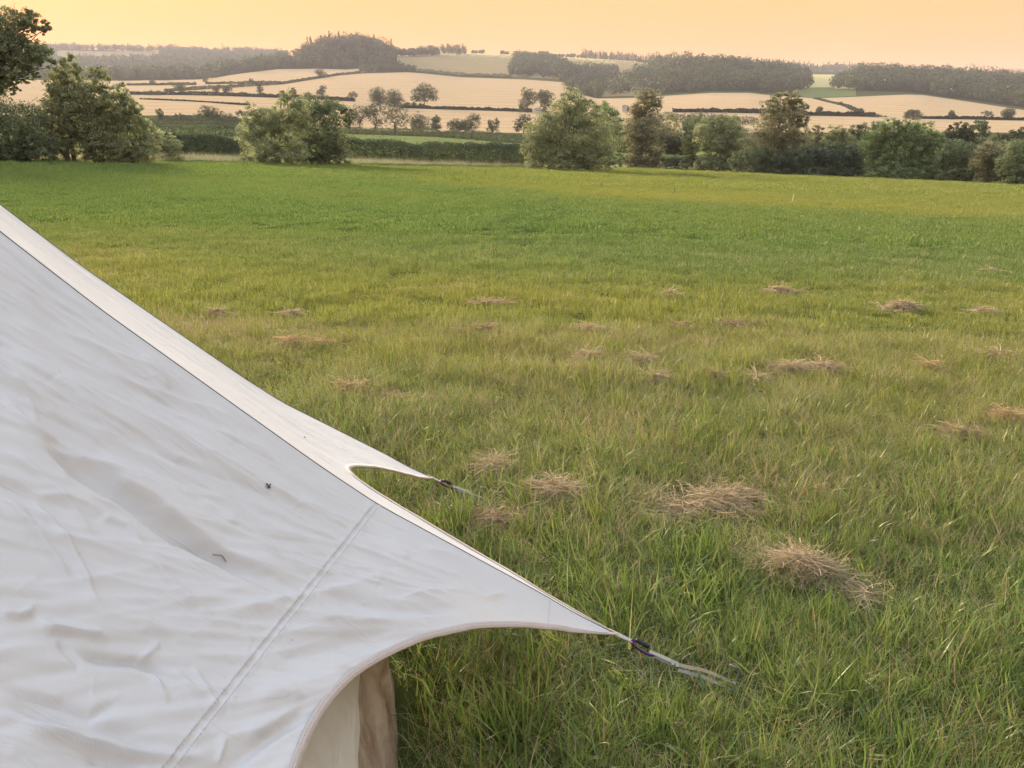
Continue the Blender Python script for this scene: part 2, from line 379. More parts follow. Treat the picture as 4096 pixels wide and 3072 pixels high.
# ================================================================== FOLIAGE
def leaf_quads(C, size, nrm=None, seed=0, aspect=.6):
    r = np.random.default_rng(seed); n = len(C)
    d = r.normal(size=(n, 3)); d /= np.linalg.norm(d, axis=1)[:, None]
    if nrm is not None: d = d * .9 + nrm; d /= np.linalg.norm(d, axis=1)[:, None] + 1e-9
    a = np.cross(d, r.normal(size=(n, 3))); a /= np.linalg.norm(a, axis=1)[:, None] + 1e-9; b = np.cross(d, a)
    s = (size * r.uniform(.6, 1.3, n))[:, None]; a = a * s; b = b * s * aspect
    V = np.stack([C - a, C + a * .7 - b * .95, C + a * .7 + b * .95], 1).reshape(-1, 3)
    return V, np.arange(n * 3).reshape(-1, 3)
def crown_points(lobes, n, seed, clump=28, shell=.62, cr=.17, spray=False):
    """leaf positions: clumps spread through lobes (centre, radii); uneven outline"""
    r = np.random.default_rng(seed); L = np.array([np.concatenate([np.asarray(c, float), np.asarray(q, float)]) for c, q in lobes])
    vol = (L[:, 3] * L[:, 4] * L[:, 5]) ** (2 / 3); nc = max(6, n // clump)
    li = r.choice(len(L), nc, p=vol / vol.sum())
    d = r.normal(size=(nc, 3)); d /= np.linalg.norm(d, axis=1)[:, None]
    rad = shell + (1.06 - shell) * r.uniform(0, 1, nc) ** .7; inner = r.uniform(0, 1, nc) < .22; rad[inner] = r.uniform(.15, .75, inner.sum())
    cc = L[li, :3] + d * L[li, 3:] * rad[:, None]
    ci = np.repeat(np.arange(nc), clump)[:n] if nc * clump >= n else np.repeat(np.arange(nc), clump)
    m = len(ci); off = r.normal(size=(m, 3)); off /= np.linalg.norm(off, axis=1)[:, None]; off *= (r.uniform(0, 1, m) ** .5)[:, None]
    cs = (L[li][:, 3:].min(1) * cr * r.uniform(.6, 1.5, nc))
    P = cc[ci] + off * cs[ci][:, None] * (np.array([.7, .7, 1.7]) if spray else np.array([1.15, 1.15, .8]))
    tint = np.clip(.5 + r.normal(0, .22, nc)[ci] + r.normal(0, .15, m), 0, 1)
    return P, d[ci], tint
def foliage_mesh(lobes, n, size, seed, up=.35, **kw):
    P, d, tint = crown_points(lobes, n, seed, **kw); nr = d * .5; nr[:, 2] += up
    V, Q = leaf_quads(P, size, nr, seed + 1)
    return V, Q, np.repeat(tint, 3)
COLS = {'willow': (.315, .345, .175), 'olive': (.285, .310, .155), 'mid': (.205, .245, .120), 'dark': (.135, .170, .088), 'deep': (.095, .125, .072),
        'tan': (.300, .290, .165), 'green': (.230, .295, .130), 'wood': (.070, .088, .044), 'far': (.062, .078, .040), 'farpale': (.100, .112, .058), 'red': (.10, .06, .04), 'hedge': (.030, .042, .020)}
def limb(mb, a, b, r0, r1, r, k=6, seg=6, wob=.06):
    a = np.asarray(a, float); b = np.asarray(b, float); tt = np.linspace(0, 1, seg)[:, None]
    L = np.linalg.norm(b - a); P = a + (b - a) * tt; P[1:-1] += r.normal(0, wob * L, (seg - 2, 3)) * np.array([1, 1, .4])
    P[:, 2] += (np.sin(tt[:, 0] * math.pi) * L * .05)
    mb.tube(P, np.linspace(r0, r1, seg), k)
ntree = [0]
def tree(label, Y, lobes_px, col='mid', n=6000, leaf=.14, base=None, base_py=None, stems=1, group=None, name='tree', cat='tree', bark='bark', depth=1.0, trunk=None, clump=40, shell=.55, cr=.2, limbs=7, skirt=False, spray=False):
    """lobes_px: (px, py, rx, ry) of crown lobes in the photograph; Y the distance of the trunk"""
    ntree[0] += 1; seed = 100 + ntree[0] * 13; r = np.random.default_rng(seed)
    bx = base if base is not None else float(np.mean([l[0] for l in lobes_px]))
    B = land_Y(bx, Y) if base_py is None else land_at(bx, base_py)
    Y = B[1]
    lob = []
    for i, l in enumerate(lobes_px):
        dz = (r.uniform(-.35, .35) if len(lobes_px) > 1 else 0)
        c = at(l[0], l[1], Y); s = mpp(c); q = np.array([l[2] * s, (l[2] + l[3]) / 2 * s * depth, l[3] * s])
        c = at(l[0], l[1], Y + dz * q[1]); lob.append((c - B, q))
    if skirt:
        x0 = min(c[0] - q[0] for c, q in lob); x1 = max(c[0] + q[0] for c, q in lob); tp = max(c[2] + q[2] for c, q in lob); wd = (x1 - x0)
        for f in (.2, .4, .6, .8): lob.append((np.array([x0 + wd * f, -.12 * wd + r.uniform(-.05, .05) * wd, tp * .12]), np.array([wd * .18, wd * .16, tp * .17])))
    root = empty(name, B); tag(root, label, cat, group)
    V, Q, tint = foliage_mesh(lob, n, leaf, seed, clump=clump, shell=shell, cr=cr, spray=spray)
    V[:, 2] = np.maximum(V[:, 2], .02)
    cr_o = link('crown', mesh_np('crown', V, Q, [M['leaf']], {'tint': tint}), root); c3 = COLS[col]; j = r.uniform(.9, 1.1)
    cr_o.color = (c3[0] * j, c3[1] * j, c3[2] * j, 1)
    top = max(c[2] + q[2] for c, q in lob); low = min(c[2] - q[2] for c, q in lob)
    tr = trunk if trunk else max(.04, top * .022)
    mb = MB(); cen = np.mean([c for c, q in lob], 0)
    for s_i in range(stems):
        fork = np.array([cen[0] * .35, cen[1] * .35, max(low, 0) * .6 + top * .22]) + (r.normal(0, .05 * top, 3) * np.array([1, 1, .3]) if stems > 1 else 0)
        st = np.array([0, 0, -.3]) + (r.normal(0, .04 * top, 3) * np.array([1, 1, 0]) if stems > 1 else 0)
        limb(mb, st, fork, tr, tr * .72, r, 7, 5, .02)
        for li in range(max(2, limbs // stems)):
            c, q = lob[r.integers(len(lob))] if li >= len(lob) or stems > 1 else lob[li]
            e = c + r.normal(0, .35, 3) * q; limb(mb, fork, e, tr * .5, tr * .09, r, 5, 6)
            for _ in range(2 if n > 2500 else 0):
                limb(mb, fork + (e - fork) * r.uniform(.45, .8), c + r.normal(0, .55, 3) * q, tr * .2, tr * .05, r, 4, 4)
    mb.build('trunk', M[bark], root, True)
    return root

GN_ = 'trees along the far edge of the field'
T_ = [
 ('tall dark ash tree at the left edge with a branch reaching right', 60, [(40,120,70,85),(110,85,55,45),(165,110,42,28),(60,205,110,60),(150,225,62,55),(-70,140,95,120),(-60,290,110,90),(80,290,70,40),(20,350,60,30)], dict(col='mid', n=15000, leaf=.13, base=-40, cr=.16, trunk=.24, limbs=14, clump=22)),
 ('dark bushy tree filling the bottom left corner of the tree line', 58, [(20,500,110,110),(120,520,90,100),(175,565,60,70),(-80,470,100,140),(60,590,110,50)], dict(col='dark', n=9000, leaf=.13)),
 ('slender willow with the highest pointed top beside the ash', 61, [(278,285,48,62),(250,350,68,60),(290,400,70,70),(220,460,75,75),(240,560,85,75),(310,500,60,70)], dict(col='olive', n=12000, leaf=.12, stems=3, limbs=12, clump=22)),
 ('feathery willow between the pointed willow and the shorter one', 61, [(398,320,42,55),(375,390,55,65),(420,420,50,60),(390,500,75,70),(400,580,75,60)], dict(col='olive', n=10000, leaf=.12, stems=3, limbs=10, clump=22)),
 ('shorter willow at the right end of the left tree group', 62, [(475,375,36,50),(500,420,48,50),(460,480,60,60),(540,510,60,60),(590,560,50,70),(500,590,80,55),(540,440,28,40)], dict(col='willow', n=10500, leaf=.12, stems=3, limbs=10, clump=22)),
 ('pale yellow-green shrub in the gap right of the left willows', 74, [(660,565,38,38),(700,590,30,30)], dict(col='willow', n=2200, leaf=.10, name='shrub', cat='shrub')),
 ('pale feathery willow bush with a twin top left of centre', 74, [(1015,455,42,50),(1060,500,62,60),(1000,540,48,60),(1150,395,30,50),(1160,450,52,60),(1080,570,95,65),(1180,520,55,70),(1100,485,60,60),(1205,450,40,60)], dict(col='willow', n=12500, leaf=.13, stems=3, limbs=10, clump=22)),
 ('darker broad tree joined behind the pale twin-topped willow', 78, [(1265,425,70,45),(1330,455,62,52),(1390,470,26,40),(1240,500,80,70),(1320,550,60,70),(1250,590,100,55)], dict(col='mid', n=11000, leaf=.14, limbs=10)),
 ('large domed willow standing alone in the middle of the tree line', 84, [(2285,402,72,50),(2238,465,72,62),(2330,455,75,60),(2170,540,72,75),(2270,550,100,95),(2380,560,85,95),(2300,620,125,48),(2150,600,60,55)], dict(col='olive', n=19000, leaf=.15, stems=2, limbs=12, clump=24)),
 ('green tree peeping out behind the right side of the domed willow', 95, [(2425,455,45,45),(2455,520,40,70),(2410,520,40,60)], dict(col='green', n=5000, leaf=.15)),
 ('tall pale poplar with a round top and visible forked stem', 120, [(2590,393,54,40),(2560,440,36,40),(2620,420,32,30),(2560,500,72,62),(2600,540,75,52),(2530,550,45,50)], dict(col='tan', n=11000, leaf=.18, limbs=12, base=2562, bark='bark_pale')),
 ('brownish thin tree right of the tall pale poplar', 135, [(2680,510,42,55),(2700,560,50,40),(2650,560,40,50)], dict(col='tan', n=4500, leaf=.18)),
 ('round grey-green willow shrub low between poplar and pale willows', 115, [(2690,570,38,30),(2720,585,30,26)], dict(col='farpale', n=2500, leaf=.13, name='shrub', cat='shrub')),
 ('leaning pale willow, left one of the rounded pair', 112, [(2775,500,48,42),(2765,560,45,50),(2800,540,50,60)], dict(col='willow', n=6500, leaf=.17, base=2770)),
 ('wide rounded pale willow with a leaning bare trunk', 108, [(2870,490,62,35),(2850,540,72,60),(2930,510,52,45),(2940,570,62,60),(2890,585,75,45)], dict(col='willow', n=11000, leaf=.17, base=2925, bark='bark_pale', limbs=12)),
 ('tall forked tree with a spreading top right of the rounded willows', 100, [(3145,392,62,28),(3100,425,60,32),(3190,425,42,30),(3130,455,82,38),(3195,480,36,32),(3090,510,80,55),(3170,540,62,50),(3070,580,85,62),(3170,600,60,50)], dict(col='tan', n=16000, leaf=.16, base=3112, bark='bark_pale', limbs=14, clump=22)),
 ('dark low thicket under the tall forked tree', 98, [(3020,630,60,42),(3100,640,80,38),(2960,640,50,35),(3170,640,60,38)], dict(col='dark', n=6500, leaf=.15, name='shrub', cat='shrub')),
 ('thin see-through sapling in the gap beside the forked tree', 102, [(3265,530,30,28),(3250,565,24,26),(3290,555,20,24)], dict(col='tan', n=900, leaf=.14, clump=10)),
 ('pale pointed willow left of the big round willow', 98, [(3350,540,42,38),(3330,590,50,50),(3385,585,45,50)], dict(col='willow', n=5000, leaf=.15, stems=2)),
 ('dark dense thicket left of the big round willow', 94, [(3290,620,62,50),(3370,630,70,48),(3230,630,45,48),(3420,640,40,42)], dict(col='deep', n=8000, leaf=.15, name='shrub', cat='shrub')),
 ('dark upright tree wedged behind the big round willow', 100, [(3435,530,36,40),(3450,590,40,60)], dict(col='dark', n=3800, leaf=.15)),
 ('big round green willow at the right of the tree line', 88, [(3560,515,88,38),(3660,530,85,45),(3510,580,70,58),(3600,590,95,70),(3700,590,75,66),(3550,640,100,42),(3670,645,90,40),(3745,570,30,40)], dict(col='green', n=20000, leaf=.15, limbs=14, clump=24)),
 ('grey-green rounded tree just right of the big willow', 130, [(3840,520,45,30),(3810,550,42,35),(3870,560,50,35)], dict(col='far', n=4500, leaf=.2)),
 ('small dark round tree poking above the right-hand trees', 150, [(3915,505,34,24),(3935,530,28,28)], dict(col='dark', n=2500, leaf=.2)),
 ('olive bush right of the big willow at the field edge', 82, [(3830,610,62,48),(3790,640,45,40),(3880,630,52,48)], dict(col='mid', n=6500, leaf=.14, name='shrub', cat='shrub')),
 ('brownish bush between the olive bush and the right edge', 78, [(3960,610,55,38),(3930,650,45,45),(3990,660,50,45)], dict(col='tan', n=6000, leaf=.13, name='shrub', cat='shrub')),
 ('dark green bush at the right edge of the tree line', 75, [(4070,610,50,48),(4040,660,48,45),(4110,660,60,60),(4180,620,70,70)], dict(col='mid', n=7500, leaf=.13, name='shrub', cat='shrub')),
 ('hazy grey-green tree behind the bush at the right edge', 170, [(4060,545,45,28),(4110,535,50,32),(4000,555,30,22)], dict(col='far', n=3500, leaf=.22)),
]
for lab, Y, lob, kw in T_:
    kw = dict(kw); kw['n'] = int(kw['n'] * 3.2); kw['leaf'] *= .62; kw['clump'] = 46; kw['cr'] = .25 if 'ash' not in lab else .2; kw.setdefault('skirt', not any(k in lab for k in ('ash', 'sapling')))
    kw.setdefault('group', 'shrubs along the field edge' if kw.get('name') == 'shrub' else GN_); tree(lab, Y, lob, **kw)

# ---- trees and bushes out in the farmland
FT = [
 # label, px, base_py, lobes, colour, n
 ('big round oak standing alone on the hedge in the wheat', 1697, 431, [(1697,352,34,20),(1672,375,30,22),(1722,372,32,24),(1697,390,34,20),(1660,396,22,13),(1735,392,22,14)], 'dark', 4200, .30),
 ('left half of the pair of round trees on the wheat hedge', 1515, 425, [(1510,375,34,24),(1515,402,42,22)], 'mid', 2800, .30),
 ('right half of the pair of round trees on the wheat hedge', 1578, 430, [(1575,385,34,26),(1582,410,38,22)], 'dark', 2800, .30),
 ('small umbrella-shaped tree on the wheat hedge left of the pair', 1412, 404, [(1412,376,20,9),(1402,384,14,7),(1424,382,12,8)], 'far', 700, .26),
 ('low round bush on the wheat hedge left of the oak', 1630, 432, [(1630,419,14,11)], 'dark', 500, .3),
 ('second low round bush on the wheat hedge beside the oak', 1656, 432, [(1656,420,11,11)], 'dark', 450, .3),
 ('small dark bush touching the foot of the oak', 1685, 433, [(1684,423,12,9)], 'dark', 450, .3),
 ('lopsided tree with two tops on the left wheat hedge', 1285, 395, [(1292,352,13,14),(1280,372,20,16)], 'far', 1100, .28),
 ('narrow upright tree on the left wheat hedge', 1174, 392, [(1174,366,12,18)], 'far', 700, .28),
 ('small squat tree between the narrow and the lopsided trees', 1230, 394, [(1230,380,13,12)], 'farpale', 600, .28),
 ('two-tiered slim tree on the left wheat hedge', 1040, 388, [(1034,340,11,8),(1042,362,14,17)], 'farpale', 900, .28),
 ('broad pale tree on the hedge corner at the far left', 716, 373, [(712,345,20,17),(728,355,18,16)], 'farpale', 1400, .28),
 ('small pale tree left of the round dark one on the left hedge', 863, 374, [(863,356,14,13)], 'farpale', 700, .28),
 ('round dark tree on the left hedge among the wheat', 910, 376, [(910,357,18,15)], 'far', 900, .28),
 ('low clump of bushes at the left end of the wheat hedge', 600, 381, [(590,373,22,8),(632,372,22,9),(610,372,15,10)], 'far', 1000, .28),
 ('small bush alone in the narrow wheat strip', 1005, 334, [(1005,323,10,9)], 'far', 500, .34),
 ('slim tree on the hedge above the narrow wheat strip', 823, 340, [(820,318,10,10),(826,328,7,7)], 'farpale', 600, .34),
 ('thin low tree on the distant left hedge', 606, 341, [(608,328,14,9)], 'farpale', 500, .34),
 ('airy tree where the hedge climbs below the hilltop wood', 1281, 313, [(1276,285,20,12),(1288,297,22,13)], 'farpale', 1500, .36),
 ('hazy tree at the valley wood edge, leftmost of the row', 475, 322, [(470,298,24,22)], 'far', 1200, .45),
 ('hazy tree in the valley row, second from the left', 524, 321, [(522,297,19,22)], 'farpale', 1000, .45),
 ('tall hazy tree in the valley row, third from the left', 592, 320, [(590,290,24,26)], 'farpale', 1300, .45),
 ('dense hazy tree in the middle of the valley row', 654, 321, [(654,302,22,20)], 'far', 1200, .45),
 ('hazy round tree right of the dense one in the valley row', 702, 319, [(702,301,17,15)], 'far', 900, .45),
 ('small hazy tree in the valley row, second from the right', 757, 318, [(757,305,14,12)], 'farpale', 700, .45),
 ('pale hazy tree ending the valley row on the right', 826, 316, [(826,302,15,15),(835,290,10,8)], 'farpale', 900, .45),
 ('hazy tree below the left foot of the hilltop wood', 1030, 287, [(1030,262,22,20)], 'far', 1200, .5),
 ('small reddish tree below the left foot of the hilltop wood', 1077, 280, [(1077,263,10,11)], 'red', 700, .5),
 # right-hand wheat
 ('small round tree low in the right-hand wheat', 3278, 458, [(3278,440,13,14)], 'farpale', 800, .28),
 ('dark round bush beside the diagonal strip in the wheat', 3359, 429, [(3359,417,12,10)], 'dark', 700, .32),
 ('little tree where the diagonal strip meets the hedge', 3443, 461, [(3443,445,11,12)], 'farpale', 800, .28),
 ('broad pale tree on the hedge behind the big round willow', 3649, 481, [(3635,458,22,17),(3665,462,24,20),(3649,448,20,10)], 'farpale', 2000, .28),
 ('small tree with a notched crown on the right wheat hedge', 3806, 478, [(3804,452,12,10),(3812,464,16,9)], 'far', 900, .28),
 ('flat-topped open tree on the right wheat hedge', 3952, 474, [(3948,450,22,7),(3956,460,18,6)], 'farpale', 700, .26),
 ('dark round tree on the hedge near the right edge', 4033, 476, [(4033,452,26,19)], 'dark', 1700, .28),
 ('bushes along the hedge left of the broad pale tree', 3490, 468, [(3470,460,20,6),(3510,464,24,7),(3540,468,12,6)], 'dark', 800, .28),
 # around the farm
 ('tall pale tree left of the white shed', 2112, 452, [(2104,372,20,24),(2125,390,24,30),(2100,410,26,22),(2090,430,18,14)], 'farpale', 2600, .3),
 ('dark rounded tree behind the white shed', 2176, 455, [(2165,385,24,24),(2195,378,22,18),(2185,410,26,22)], 'far', 2200, .3),
 ('pale spreading tree at the corner of the big dark wood', 2280, 352, [(2278,332,34,14),(2300,345,24,12)], 'farpale', 1600, .4),
 ('grey-brown tree at the left foot of the big dark wood', 2393, 392, [(2390,340,22,22),(2398,365,26,22)], 'tan', 1800, .36),
 ('round tree in the scrub left of the big dark wood', 2360, 340, [(2358,312,26,24)], 'far', 1300, .4),
 ('second round tree in the scrub left of the big dark wood', 2420, 330, [(2412,302,26,22)], 'far', 1300, .4),
 ('small dark round tree above the edge of the big dark wood', 2472, 312, [(2472,297,16,12)], 'dark', 800, .45),
]
for lab, px, by, lob, col, n, leaf in FT:
    col = {'dark': 'wood', 'mid': 'wood', 'tan': 'farpale'}.get(col, col)
    tree(lab, 0, lob, col, int(n * 2.4), leaf * .8, base=px, base_py=by, group='trees scattered through the wheat fields', limbs=5, clump=16, shell=.5, cr=.3,
         name='bush' if 'bush' in lab else 'tree', cat='bush' if 'bush' in lab else 'tree')
MT = [
 ('airy hedgerow tree at the left end of the row behind the hedge', 1440, 300, [(1430,450,40,28),(1470,440,35,22),(1420,480,40,30)], 'tan', 2200),
 ('hedgerow tree with bare upright stems in the row behind the hedge', 1500, 300, [(1505,435,40,20),(1490,460,36,24),(1520,490,34,22)], 'mid', 1700),
 ('broad fan-shaped tree at the right end of the stemmed row', 1580, 300, [(1580,430,45,20),(1610,460,34,32),(1560,465,36,26),(1595,495,40,20)], 'tan', 2200),
 ('rounded pale tree right of the stemmed hedgerow', 1685, 300, [(1675,470,26,22),(1690,500,45,32),(1660,495,24,28)], 'mid', 2600),
 ('small darker tree leaning on the rounded pale tree', 1745, 300, [(1745,478,18,16),(1745,505,20,24)], 'mid', 1500),
 ('low rounded tree left of the loose-topped tree by the wheat', 1825, 305, [(1825,500,36,24)], 'mid', 1800),
 ('loose-topped tree before the lower wheat field', 1890, 305, [(1900,470,22,18),(1885,495,34,28),(1860,505,28,24)], 'mid', 2400),
 ('small two-pronged tree right of the loose-topped tree', 1970, 305, [(1962,495,14,18),(1985,492,12,20),(1970,515,26,16)], 'mid', 1500),
 ('slim dark tree left of the domed willow', 2095, 290, [(2095,470,26,18),(2075,500,22,26),(2110,500,24,34)], 'far', 2000),
 ('large dark bush on the far side of the left pasture', 835, 300, [(835,445,38,24),(820,470,48,26),(870,465,30,22)], 'dark', 2800),
 ('rounded bush right of the large dark bush', 920, 295, [(905,475,36,22),(945,482,20,18)], 'mid', 1500),
 ('small pale tree at the left end of the pasture bushes', 640, 300, [(638,450,16,16),(645,470,22,14)], 'farpale', 900),
 ('long low bush left of the large dark bush', 720, 300, [(690,475,36,15),(750,475,36,14),(720,465,24,12)], 'mid', 1700),
 ('dark low bush right of the pasture bushes', 985, 300, [(970,455,30,12),(1000,450,20,12)], 'far', 900),
 ('grey tree band left part behind the pale poplar', 2640, 330, [(2620,470,40,22),(2680,465,45,18)], 'dark', 2200),
 ('dark green tree band behind the rounded willows', 2790, 330, [(2740,475,45,20),(2800,468,48,20),(2850,472,30,16)], 'dark', 2600),
 ('dark tree band right part behind the tall forked tree', 2960, 330, [(2920,480,45,20),(2990,482,45,18)], 'dark', 2200),
]
for lab, px, Y, lob, col, n in MT:
    col = {'dark': 'wood', 'mid': 'farpale', 'tan': 'farpale'}.get(col, col)
    tree(lab, Y, lob, col, int(n * 2.2), .17, base=px, group='trees between the pasture and the wheat', limbs=9, clump=16, shell=.5, cr=.28,
         name='bush' if 'bush' in lab else 'tree', cat='bush' if 'bush' in lab else 'tree', stems=3 if 'stem' in lab or 'fan' in lab else 1)

# ---- hedges
def hedge(label, pts, h, wd, col='mid', n=4000, leaf=.13, group='hedges', field=False):
    """pts: photo (px, base py) along the hedge; each stands on the land there"""
    P = np.array([on_field(np.array(a), np.array(b)) if field else land_at(a, b) for a, b in pts]); r = np.random.default_rng(len(label) * 7 + n)
    s = np.concatenate([[0], np.cumsum(np.linalg.norm(np.diff(P, axis=0), axis=1))]); u = r.uniform(0, s[-1], n)
    C = np.stack([np.interp(u, s, P[:, i]) for i in range(3)], 1); T = np.gradient(P, axis=0); T /= np.linalg.norm(T, axis=1)[:, None]
    tx = np.stack([np.interp(u, s, T[:, i]) for i in range(2)], 1); sd = np.stack([-tx[:, 1], tx[:, 0]], 1); sd /= np.linalg.norm(sd, axis=1)[:, None] + 1e-9
    hh = h * (.62 + .80 * vnoise(np.stack([u, u * 0], 1), 3, h * 1.3, 3)) * np.where(r.uniform(0, 1, n) < .05, r.uniform(1, 1.25, n), 1)
    an = r.uniform(0, 2 * math.pi, n); rad = r.uniform(.35, 1, n) ** .5
    off = np.cos(an) * rad * wd * .5 * (.85 + .3 * vnoise(np.stack([u, u * 0 + 9], 1), 5, h, 2)); z = hh * (.5 + .5 * np.sin(an) * rad)
    C[:, :2] += sd * off[:, None]; C[:, 2] += z
    O = P[len(P) // 2]; V, Q = leaf_quads(C - O, leaf, np.array([0, 0, .4]), n)
    tint = np.clip(.5 + (vnoise(np.stack([u, z], 1), 8, h * .35, 2) - .5) * 1.1 + r.normal(0, .14, n), 0, 1)
    root = empty('hedge', O); tag(root, label, 'hedge', group)
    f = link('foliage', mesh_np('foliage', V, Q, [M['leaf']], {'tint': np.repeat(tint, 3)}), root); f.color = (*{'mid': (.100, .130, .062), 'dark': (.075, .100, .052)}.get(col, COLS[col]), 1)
    mb = MB(); k = int(min(60, max(6, s[-1] / max(h * .5, .6))))
    for q in np.linspace(.01, .99, k) * s[-1]:
        b = np.array([np.interp(q, s, P[:, i]) for i in range(3)]) - O; mb.tube([b + (0, 0, -.2), b + (r.normal(0, .1), r.normal(0, .1), h * .5), b + (r.normal(0, .25) * h, r.normal(0, .1), h * .85)], [.05 * h ** .5, .035, .012], 4)
    tag(mb.build('stems', M['bark'], root), kind='stuff')
    return root
HD = [
 ('continuous dark thicket joining the right-hand trees at their feet', [(2980,679),(3150,685),(3300,690),(3500,700),(3700,709),(3900,721),(4150,736)], 3.0, 3.2, 'dark', 26000, .13),
 ('tall bushy hedge along the field edge left of the domed willow', [(1350,654),(1500,657),(1700,661),(1900,665),(2130,669)], 3.1, 2.8, 'mid', 26000, .11),
 ('hedge with shrubs between the left willows and the twin-topped willow', [(620,643),(760,643),(880,645),(980,649)], 2.9, 2.4, 'mid', 13000, .11),
 ('dense dark hedge behind the gate right of the domed willow', [(2490,665),(2600,668),(2760,672),(2900,676),(3000,680)], 1.75, 2.0, 'mid', 14000, .11),
 ('dark hedge farther back between the willow and the poplar', [(2470,612),(2560,612),(2680,618),(2780,622)], 2.3, 2.0, 'dark', 5000, .15),
 ('trimmed hedge on the far side of the green pasture strip', [(1373,536),(1550,541),(1746,549),(1900,558),(2110,576)], 2.5, 2.2, 'mid', 12000, .16),
 ('undergrowth bank below the bushes at the right edge', [(3640,712),(3780,722),(3900,732),(4096,743),(4300,752)], .85, 1.6, 'mid', 7000, .09),
 ('undergrowth bank below the dark thickets right of the gate', [(2960,683),(3100,688),(3250,694),(3400,700),(3560,708)], .8, 1.4, 'dark', 5000, .1),
 ('dark hedge far behind the left pasture', [(600,500),(760,498),(900,502),(1000,505)], 2.0, 2.0, 'far', 3000, .18),
 ('hedge behind the pale pasture shrub in the left gap', [(620,545),(760,545),(980,552)], 2.2, 2.0, 'mid', 5000, .14),
]
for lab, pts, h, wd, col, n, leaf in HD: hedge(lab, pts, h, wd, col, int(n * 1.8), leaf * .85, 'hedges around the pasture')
HF = [
 ('long dark hedge along the foot of the left wheat field', [(520,379),(700,380),(900,384),(1100,391),(1260,398),(1420,406)], 2.2, 2.5, 4500),
 ('hedge with gaps along the foot of the big wheat field', [(1600,431),(1750,437),(1900,441),(2060,446),(2170,449)], 1.6, 2.2, 2600),
 ('hedge along the foot of the right-hand wheat', [(2690,449),(2860,450),(3020,453),(3228,462),(3400,465),(3500,467)], 2.1, 2.4, 4500),
 ('thin dark hedge along the wheat at the right edge', [(3680,475),(3850,477),(4000,480),(4130,482)], 1.4, 2.0, 2600),
 ('hedge climbing diagonally to the hilltop wood', [(661,367),(820,357),(980,347),(1124,338),(1249,318),(1358,301),(1447,293)], 2.4, 3.0, 4500),
 ('straight hedge across the left wheat strips', [(507,342),(650,341),(786,340)], 2.2, 3.0, 1500),
 ('hedge joining the diagonal hedge from the left', [(825,337),(960,335),(1124,333)], 2.2, 3.0, 1500),
 ('scrubby hedge on the top edge of the big wheat field', [(1450,291),(1560,288),(1640,287),(1700,291),(1850,305),(2050,312)], 4.0, 5.0, 3500),
 ('hedge along the wheat strip below the left valley wood', [(497,322),(650,321),(796,317),(855,312),(994,289),(1109,276)], 3.0, 4.0, 2600),
 ('dark hedge below the skyline barley', [(1640,226),(1756,220),(1945,229),(2069,234),(2189,235),(2273,242),(2388,251),(2547,247),(2622,256)], 3.6, 5.0, 3500),
 ('thin ditch line of weeds across the lower left wheat', [(560,405),(700,411),(850,420),(1000,431)], .7, 1.0, 900),
 ('low strip of green weeds running diagonally through the right wheat', [(3262,396),(3320,418),(3380,432),(3440,456)], 1.0, 5.0, 1100),
]
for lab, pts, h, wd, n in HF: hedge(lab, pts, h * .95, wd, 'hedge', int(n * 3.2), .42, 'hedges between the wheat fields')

# ---- far woods, each one mass
def wood(label, areas, col='far', leaf=1.0, K=90, seed=1, conifer=0.0, hgt=13.0, name='woodland'):
    """areas: (land row, v0, v1, px0, px1, spacing m, test or None)"""
    r = np.random.default_rng(seed); B = []
    for row, v0, v1, p0, p1, spc, test in areas:
        a = land(row, (v0 + v1) / 2, np.array([p0, p1], float)); W_ = np.linalg.norm(a[1] - a[0]); b = land(row, np.array([v0, v1]), np.array([(p0 + p1) / 2] * 2)); D_ = np.linalg.norm(b[1] - b[0])
        nx = max(1, int(W_ / spc)); ny = max(1, int(D_ / spc)); gx, gy = np.meshgrid(np.arange(nx), np.arange(ny))
        px = p0 + (gx.ravel() + r.uniform(.0, 1, nx * ny)) / nx * (p1 - p0); v = v0 + (gy.ravel() + r.uniform(0, 1, nx * ny)) / ny * (v1 - v0)
        P = land(np.full(len(px), row), v, px)
        if test is not None:
            qx, qy, _ = proj(P); k = test(qx, qy); P = P[k]
        B.append(P)
    B = np.vstack(B); B = B[vnoise(B[:, :2], seed + 5, 28, 2) > .26]; n = len(B)
    con = r.uniform(0, 1, n) < conifer; H = hgt * r.uniform(.6, 1.2, n) * (.72 + .56 * vnoise(B[:, :2], seed, 45, 2)) * np.where(con, 1.2, 1); Rd = H * np.where(con, .17, .40) * r.uniform(.85, 1.2, n)
    d = r.normal(size=(n, K, 3)); d /= np.linalg.norm(d, axis=2)[..., None]; rr = r.uniform(.82, 1.03, (n, K))[..., None]
    P = d * rr * np.stack([Rd, Rd, H * .42], -1)[:, None]; P[..., 2] += (H * .58)[:, None]
    tz = r.uniform(0, 1, (n, K)); an = r.uniform(0, 2 * math.pi, (n, K)); cr = (1 - tz) * Rd[:, None] * 1.1
    Pc = np.stack([np.cos(an) * cr, np.sin(an) * cr, tz * H[:, None]], -1); P = np.where(con[:, None, None], Pc, P)
    P[..., 2] = np.maximum(P[..., 2], .5)
    P = (P + B[:, None]).reshape(-1, 3); nr = (d * 1.7).reshape(-1, 3); nr[:, 2] += .2
    O = B.mean(0); V, Q = leaf_quads(P - O, leaf, nr, seed + 3, .75)
    tint = np.clip(.5 + np.repeat(r.normal(0, .28, n), K) + r.normal(0, .12, n * K), 0, 1)
    o = link(name, mesh_np(name, V, Q, [M['leaf']], {'tint': np.repeat(tint, 3)})); o.location = O; o.color = (*COLS[col], 1)
    return tag(o, label, 'wood', None, 'stuff')
